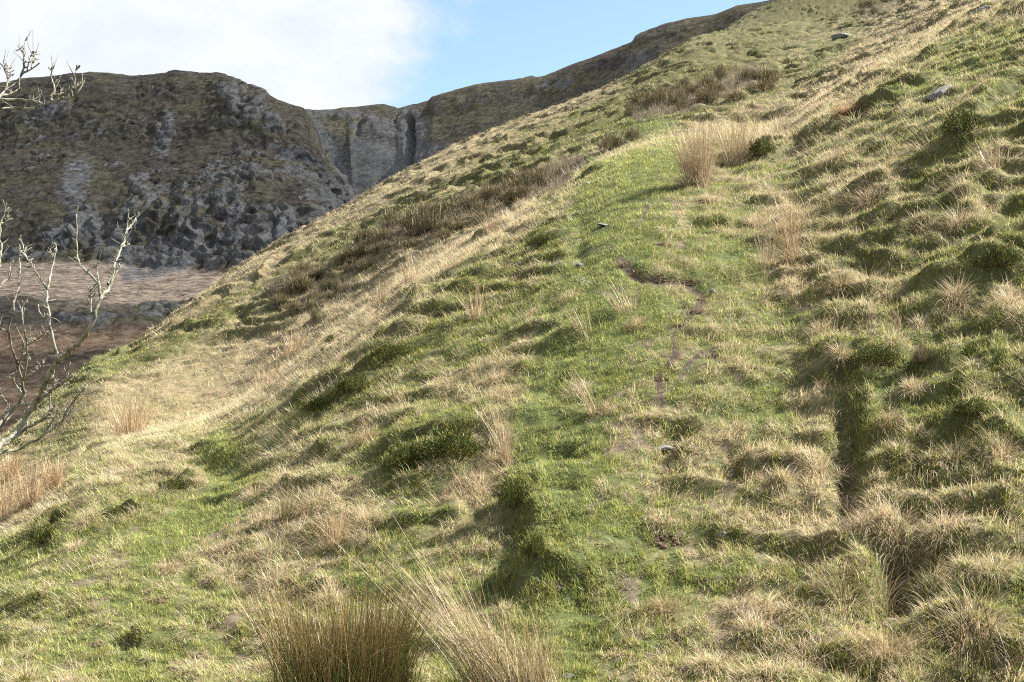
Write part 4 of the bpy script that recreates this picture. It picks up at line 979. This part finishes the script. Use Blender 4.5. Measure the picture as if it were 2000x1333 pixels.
def clod(u, v, wpx, hpx, label, seed):
    o = at(u, v); y = o[1]; w = .5*wpx*y/F; h = hpx*y/F; r = np.random.default_rng(seed)
    root = empty('soil_clod', o); tag(root, label, 'soil clod', 'clods of turned earth')
    V, Fl, S, off = [], [], [], 0; k = 26
    for i in range(k):
        P, f, s = ball(10, 14); a = r.uniform(0, 6.28); rr = w*.85*math.sqrt(r.random()); q = r.uniform(.09, .24)
        P = P*(1+.45*n3d(P[..., 0]*2.3+i*3.1+seed, P[..., 1]*2.3, P[..., 2]*2.3, 5))[..., None]*np.array((w*q, w*q*.8, h*q*.9))
        cx, cy = o[0]+rr*math.cos(a), o[1]+rr*.7*math.sin(a)
        P = P+np.array((cx, cy, float(zfull(np.array([cx]), np.array([cy]))[0])+h*q*.25))
        V.append(P.reshape(-1, 3)); Fl.append((f+off).ravel()); S.append(s); off += P.shape[0]*P.shape[1]
    V = np.concatenate(V); c = np.tile(np.array((.125,.092,.064)), (len(V), 1))*np.exp(r.normal(0, .25, (len(V), 1)))
    mesh_obj('earth_lump', V-o.astype(np.float32), np.concatenate(Fl), np.concatenate(S), M_soil, parent=root, col=c)
    n = 70; px = o[0]+w*r.uniform(-1, 1, n); py = o[1]+w*r.uniform(-.6, .6, n)
    part_mesh('root_tuft', [blades(np.stack([px, py, zfull(px, py)], 1), r.uniform(0, 6.28, n), r.uniform(.5, 1.3, n), r.uniform(0, .6, n), h*r.uniform(.6, 1.4, n), np.full(n, max(.003, y*.00025)), vary((.25,.18,.10), n), 2)], M_grass, root, o)
for i, a in enumerate((
 (1298,1062,60,24,'widest brown clod of turned turf on the lower middle path'),(1376,1026,28,16,'dark clod just above the widest brown clod'),(1090,1146,38,18,'brown clod at the foot of the shaded bank'),(1325,1246,46,18,'dark clod below the tan tuft on the lower path'),
 (1326,1314,46,22,'lowest dark clod at the bottom edge of the path'),(348,1308,42,20,'brown clod near the bottom edge of the lower left grass'),(388,1284,36,18,'brown clod up and right of the bottom edge clod on the left grass'),(188,1262,44,14,'flat brown clod on the green lower left grass'),
 (640,1104,36,12,'brown clod on the pale grass above the large dark rushes'),(1292,742,34,14,'dark clod in the middle of the path scar'),(1214,520,26,16,'reddish clod at the upper end of the bare scar'),(1372,588,22,14,'dark clod on the bend of the bare curved scar'),
 (740,1122,34,10,'dark clod above the gap between the two large rushes'),(310,1172,40,10,'flat clod midway up the lower left grass'),(240,1112,34,10,'highest flat clod on the lower left grass'),(1288,480,18,10,'dark clod on the green upper path'),
 (560,1236,40,14,'brown clod left of the large dark rushes'),(1960,240,20,10,'dark peat clod high on the right slope'),(680,938,28,12,'reddish clod left of the rounded bilberry mound'),(400,1140,36,10,'brown clod under the low pale tussock on the lower grass'),(1238,538,30,12,'crumbled clod a step down the bare scar from the reddish one'),(1290,548,30,10,'crumbled clod in the middle of the bare scar'),(1345,556,30,11,'crumbled clod just before the bend of the bare scar'),(1362,612,26,12,'crumbled clod where the bare scar fades out'),(1395,698,32,12,'brown clod right of the middle of the path scar'),(1330,636,34,12,'brown clod between the bare scar and the path middle'),(1260,790,30,12,'brown clod left of the path middle'),(1470,720,26,10,'brown clod on the turf right of the path'),(150,1200,40,10,'long flat clod near the left edge of the lower grass'),(470,1262,34,12,'brown clod down and left of the large dark rushes'),(1440,1160,34,12,'brown clod on the bare strip of the lower path'),(1500,1330,36,14,'dark clod at the bottom edge right of the path'))): clod(*a, seed=40+i)
# --- the bare tree at the left edge
def bark():
    m, nt, out = new_mat('lichened_bark'); N = nt.nodes; L = nt.links
    tc = N.new('ShaderNodeTexCoord'); n = N.new('ShaderNodeTexNoise'); n.inputs['Scale'].default_value = 16; n.inputs['Detail'].default_value = 6; n.inputs['Roughness'].default_value = .65
    L.new(tc.outputs['Object'], n.inputs['Vector']); r = N.new('ShaderNodeValToRGB'); L.new(n.outputs['Fac'], r.inputs[0]); e = r.color_ramp.elements
    e[0].position = .38; e[0].color = (.06,.052,.036,1); e[1].position = .60; e[1].color = (.255,.24,.20,1); k = e.new(.49); k.color = (.15,.14,.09,1)
    p = N.new('ShaderNodeBsdfPrincipled'); p.inputs['Roughness'].default_value = .85; L.new(r.outputs[0], p.inputs['Base Color'])
    b = N.new('ShaderNodeBump'); b.inputs['Strength'].default_value = .5; b.inputs['Distance'].default_value = .004; L.new(n.outputs['Fac'], b.inputs['Height']); L.new(b.outputs[0], p.inputs['Normal'])
    L.new(p.outputs[0], out.inputs['Surface']); return m
M_bark = bark()
M_twig = bark(); M_twig.name = 'dark_twig_bark'
_e = [n for n in M_twig.node_tree.nodes if n.type == 'VALTORGB'][0].color_ramp.elements
_e[0].color = (.055,.04,.032,1); _e[1].color = (.14,.115,.085,1); _e[2].color = (.24,.22,.16,1)
def tube(pts, r0, r1, sides=8, wob=.10, seg=.035):
    P = np.array(pts, float); d = np.concatenate([[0], np.cumsum(np.linalg.norm(np.diff(P, axis=0), axis=1))])
    n = max(4, int(d[-1]/seg)); s = np.linspace(0, d[-1], n)
    C = pchip(d, P, s) if len(P) > 2 else np.stack([np.interp(s, d, P[:, k]) for k in range(3)], 1)
    C = C+rng.normal(0, .0035, C.shape)*np.minimum(1, r0/.012)
    T = np.gradient(C, axis=0); T /= np.linalg.norm(T, axis=1, keepdims=True)+1e-9
    up = np.array((.3, 1, .2)); A = np.cross(T, up); A /= np.linalg.norm(A, axis=1, keepdims=True)+1e-9; B = np.cross(T, A)
    rad = (r0+(r1-r0)*(s/d[-1])**.85)*(1+wob*rng.normal(0, 1, n)); th = np.linspace(0, 2*np.pi, sides, endpoint=False)
    V = C[:, None]+rad[:, None, None]*(np.cos(th)[None, :, None]*A[:, None]+np.sin(th)[None, :, None]*B[:, None])
    V = V.reshape(-1, 3); f = []
    i = np.arange(n-1)[:, None]*sides; k = np.arange(sides)[None]; k2 = (k+1) % sides
    q = np.stack([(i+k), (i+k2), (i+sides+k2), (i+sides+k)], -1).reshape(-1, 4)
    V = np.concatenate([V, C[-1:]+T[-1:]*rad[-1]*1.5]); tipi = len(V)-1; b = (n-1)*sides
    tri = np.stack([b+k[0], b+k2[0], np.full(sides, tipi)], -1)
    return V, np.concatenate([q.ravel(), tri.ravel()]), np.concatenate([np.full(len(q), 4), np.full(sides, 3)]), np.ones((len(V), 3)), C
TD = 7.0
def tp(u, v):
    dd = TD + .30*math.sin(u*.021+1.0)+.25*math.sin(v*.017+.5)
    a, e = ray(u, v); return (float(a)*dd, dd, CAMZ+float(e)*dd)
def px2m(p): return p*.38*TD/F
def C3(pts): return [(x*.4126, 400+y*.4126) for x, y in pts]
def C2(pts): return [(x*.375, 50+y*.375) for x, y in pts]
def bare_tree():
    u0, v0 = -430, 1330; foot = at(u0, v0); foot = np.array((tp(u0, v0)[0], TD, float(zfull(np.array([tp(u0, v0)[0]]), np.array([TD]))[0])))
    root = empty('bare_tree', foot); tag(root, 'leafless lichened tree reaching its grey branches in from the left edge', 'tree')
    rg2 = np.random.default_rng(5)
    def add(name, pts, w0, w1, parent, mat=M_bark, spurs=True, extra=()):
        W = [tp(*p) for p in pts]; v, f, s, c, cen = tube(W, px2m(w0), px2m(w1))
        parts = [(v, f, s, c)]
        if spurs:       # short knobbly fruiting spurs and buds
            L = np.linalg.norm(np.array(W[-1])-np.array(W[0])); m = int(4+L*14)
            for i in rng.integers(1, len(cen), m):
                d = rng.normal(0, 1, 3)*np.array((1, .7, .8))+np.array((0, 0, .5)); d /= np.linalg.norm(d); l = rng.uniform(.008, .032)
                sv_, sf, ss, sc, _ = tube([cen[i], cen[i]+d*l*.6, cen[i]+d*l+np.array((0, 0, .008))], px2m(min(4.5, w0*.6)), px2m(3.2), 6, .2, .012); parts.append((sv_, sf, ss, sc))
        if spurs:       # fine side shoots
            for i in rg2.integers(2, len(cen), int(L*9)+1):
                d = rg2.normal(0, 1, 3)*np.array((1, .7, .6))+np.array((.15, 0, .75)); d /= np.linalg.norm(d); l = rg2.uniform(.03, .10); b2 = rg2.normal(0, .25, 3)
                sv_, sf, ss, sc, _ = tube([cen[i], cen[i]+d*l*.5, cen[i]+(d+b2*.5)*l], px2m(2.8), px2m(1.2), 5, .12, .02); parts.append((sv_, sf, ss, sc))
        v, f, s, c = join(parts)
        o = mesh_obj(name, v-np.asarray(foot, np.float32), f, s, mat)
        o.parent = parent
        if parent is not root: o.matrix_parent_inverse.identity()
        return o
    add('trunk', [(u0, v0+30), (-400,1180), (-340,1040), (-300,820), (-280,560), (-260,360), (-200,250)], 90, 30, root, spurs=False)
    # limbs of the lower spray
    a = add('branch', [(-330,1010),(-120,930)]+C3([(0,1138),(100,1055),(152,960),(215,848),(270,742),(340,688),(408,612),(450,520),(480,432)]), 30, 9, root)
    add('twig', C3([(478,432),(462,370),(400,312),(376,280),(364,170),(360,48)]), 8, 3.6, a); add('twig', C3([(480,430),(515,400),(540,282),(575,200),(600,120),(609,38)]), 9, 3.4, a)
    add('twig', C3([(598,125),(622,100),(645,60)]), 5, 3, a); add('twig', C3([(510,375),(545,325),(575,300)]), 5, 3, a); add('twig', C3([(470,372),(462,320),(460,298)]), 5, 3, a); add('twig', C3([(575,200),(590,196),(600,192)]), 4, 3, a)
    add('twig', C3([(270,708),(240,600),(228,480),(222,395)]), 9, 5.5, a); add('twig', C3([(224,410),(200,370),(150,288),(120,238),(98,158)]), 6.5, 3, a); add('twig', C3([(226,400),(238,330),(256,262),(268,200)]), 6, 3, a)
    add('twig', C3([(256,262),(242,225),(236,212)]), 4.5, 3, a); add('twig', C3([(228,556),(205,540),(186,505)]), 5, 3, a); add('twig', C3([(432,512),(430,450),(438,388)]), 6, 3, a); add('twig', C3([(432,450),(424,420),(420,405)]), 4, 3, a); add('twig', C3([(118,235),(100,222),(84,210)]), 4, 3, a)
    b = add('branch', [(-310,900),(-120,870)]+C3([(0,1045),(55,985),(95,940),(112,885)]), 24, 10, root)
    add('twig', C3([(112,885),(95,800),(70,720),(48,640),(40,575),(62,500),(84,400),(92,195)]), 9, 3, b, M_twig); add('twig', C3([(46,610),(20,592),(-30,575)]), 6, 4, b); add('twig', C3([(112,835),(126,720),(122,620),(105,528)]), 8, 3, b); add('twig', C3([(118,832),(160,800),(200,758)]), 6, 3, b)
    add('twig', C3([(124,668),(165,645),(212,608)]), 5, 3, b, M_twig); add('twig', C3([(100,890),(60,830),(75,790),(108,700),(112,650)]), 6, 3, b); add('twig', C3([(36,1010),(20,960),(45,970),(10,905),(-30,890)]), 5, 3, b); add('twig', C3([(105,545),(106,480)]), 3, 2, b, M_twig)
    c = add('branch', [(-320,960),(-140,930)]+C3([(0,1145),(90,1090),(165,1035),(205,1012),(238,985),(262,950)]), 26, 6, root)
    add('twig', C3([(236,985),(236,930),(232,860),(250,820)]), 6, 3, c); add('twig', C3([(165,1035),(215,1015),(250,1000)]), 7, 4, c); add('twig', C3([(128,1070),(130,1000),(135,960)]), 6, 4, c, M_twig); add('twig', C3([(232,900),(210,880),(195,860)]), 4, 3, c)
    d = add('branch', [(-330,1040),(-150,960)]+C3([(0,1180),(110,1146),(200,1095),(262,1045),(308,1000),(322,955)]), 20, 5, root)
    add('twig', C3([(262,1045),(300,1020),(330,985)]), 6, 3, d); add('twig', C3([(200,1095),(236,1040),(270,985),(276,950)]), 6, 3, d); add('twig', C3([(308,1000),(345,935),(400,868)]), 5, 3, d, M_twig)
    e = add('branch', [(-320,930),(-130,880)]+C3([(0,1040),(90,948),(150,945),(205,912),(262,868),(318,832),(345,800)]), 20, 5, root, M_twig)
    add('twig', C3([(286,850),(262,832),(256,820)]), 4, 3, e); add('twig', C3([(318,832),(312,800),(320,780)]), 4, 3, e)
    f = add('branch', [(-290,700),(-130,640)]+C3([(-60,440),(0,392),(34,350),(50,330)]), 14, 6, root, M_twig)
    add('twig', C3([(34,352),(48,310),(46,282)]), 5, 3, f); add('twig', C3([(36,350),(60,340)]), 4, 3, f)
    g = add('branch', [(-285,640),(-150,560)]+C3([(-60,400),(-4,300),(2,200),(4,90),(12,66)]), 14, 5, root)
    add('twig', C3([(4,90),(30,76),(58,64)]), 5, 3, g); add('twig', C3([(10,70),(22,40),(24,10)]), 4, 3, g); add('twig', C3([(20,72),(40,60),(40,50)]), 4, 3, g)
    # the upper branch against the sky
    h = add('branch', [(-250,380),(-120,230)]+C2([(0,385),(100,388),(180,396),(250,406),(266,396),(300,385),(352,374),(392,355),(432,318)]), 16, 4, root)
    add('twig', C2([(268,395),(280,350),(276,300),(264,262),(270,228)]), 6, 2.5, h); add('twig', C2([(270,228),(282,185)]), 2.2, 1.2, h, M_twig, False); add('twig', C2([(290,380),(340,352),(392,330),(428,300)]), 6, 2.5, h, M_twig)
    add('twig', C2([(385,332),(392,290),(390,255),(394,232)]), 5, 2, h, M_twig); add('twig', C2([(264,405),(268,385),(262,370)]), 5, 3, h); add('twig', C2([(312,380),(318,350)]), 3.5, 2, h, M_twig); add('twig', C2([(432,318),(428,240)]), 1.6, 1, h, M_twig, False)
    i = add('branch', [(-250,400),(-120,260)]+C2([(0,428),(70,430),(130,436),(180,428),(215,414)]), 14, 5, root)
    add('twig', C2([(126,434),(132,418),(142,405)]), 5, 3, i)
    j = add('branch', [(-240,360),(-110,220)]+C2([(0,376),(22,345),(60,310),(110,264),(160,224),(188,206),(212,200)]), 15, 3.4, root, M_twig)
    add('twig', C2([(110,264),(122,230),(120,160),(128,120),(132,78)]), 8, 2.6, j, M_twig); add('twig', C2([(124,152),(108,128),(92,106)]), 4.5, 2.5, j, M_twig); add('twig', C2([(164,222),(172,180),(176,138)]), 6, 3, j, M_twig); add('twig', C2([(174,140),(172,90),(170,20)]), 2, 1, j, M_twig, False)
    add('twig', C2([(140,245),(150,200),(160,160)]), 4.5, 2.5, j, M_twig); add('twig', C2([(28,340),(44,290),(40,262),(22,225),(0,196),(-40,180)]), 7, 3, j, M_twig); add('twig', C2([(42,275),(66,254)]), 4.5, 2.5, j, M_twig); add('twig', C2([(40,262),(42,215)]), 4, 2.5, j, M_twig); add('twig', C2([(0,225),(28,185),(46,135)]), 2.2, 1, j, M_twig, False)
    add('twig', C2([(132,80),(150,50),(162,28)]), 2, 1, j, M_twig, False); add('twig', C2([(8,365),(50,360),(100,330)]), 6, 2.5, j); add('twig', C2([(102,108),(100,40)]), 1.8, 1, j, M_twig, False)
bare_tree()
# --- lone wind-bent thorn tree on the far ridge
def thorn():
    a, e = ray(1243, 86); dd = 731.0; o = np.array((float(a)*dd, dd, CAMZ+float(e)*dd-.6))
    root = empty('thorn_tree', o); tag(root, 'tiny dark windswept tree alone on the far ridge skyline', 'tree')
    v, f, s, c, _ = tube([o, o+(.1, 0, 1.2), o+(-.2, 0, 2.4)], .28, .12, 7, .1, .4); mesh_obj('trunk', v-o.astype(np.float32), f, s, M_twig, parent=root)
    n = 500; q = rng.normal(0, 1, (n, 3))*np.array((.75, .7, .55))+np.array((.1, 0, 2.9)); q = q+o
    part_mesh('crown', [blades(q, rng.uniform(0, 6.28, n), rng.uniform(0, 1.5, n), np.zeros(n), np.full(n, .55), np.full(n, .12), vary((.05,.05,.03), n), 2)], M_heath, root, o)
thorn()
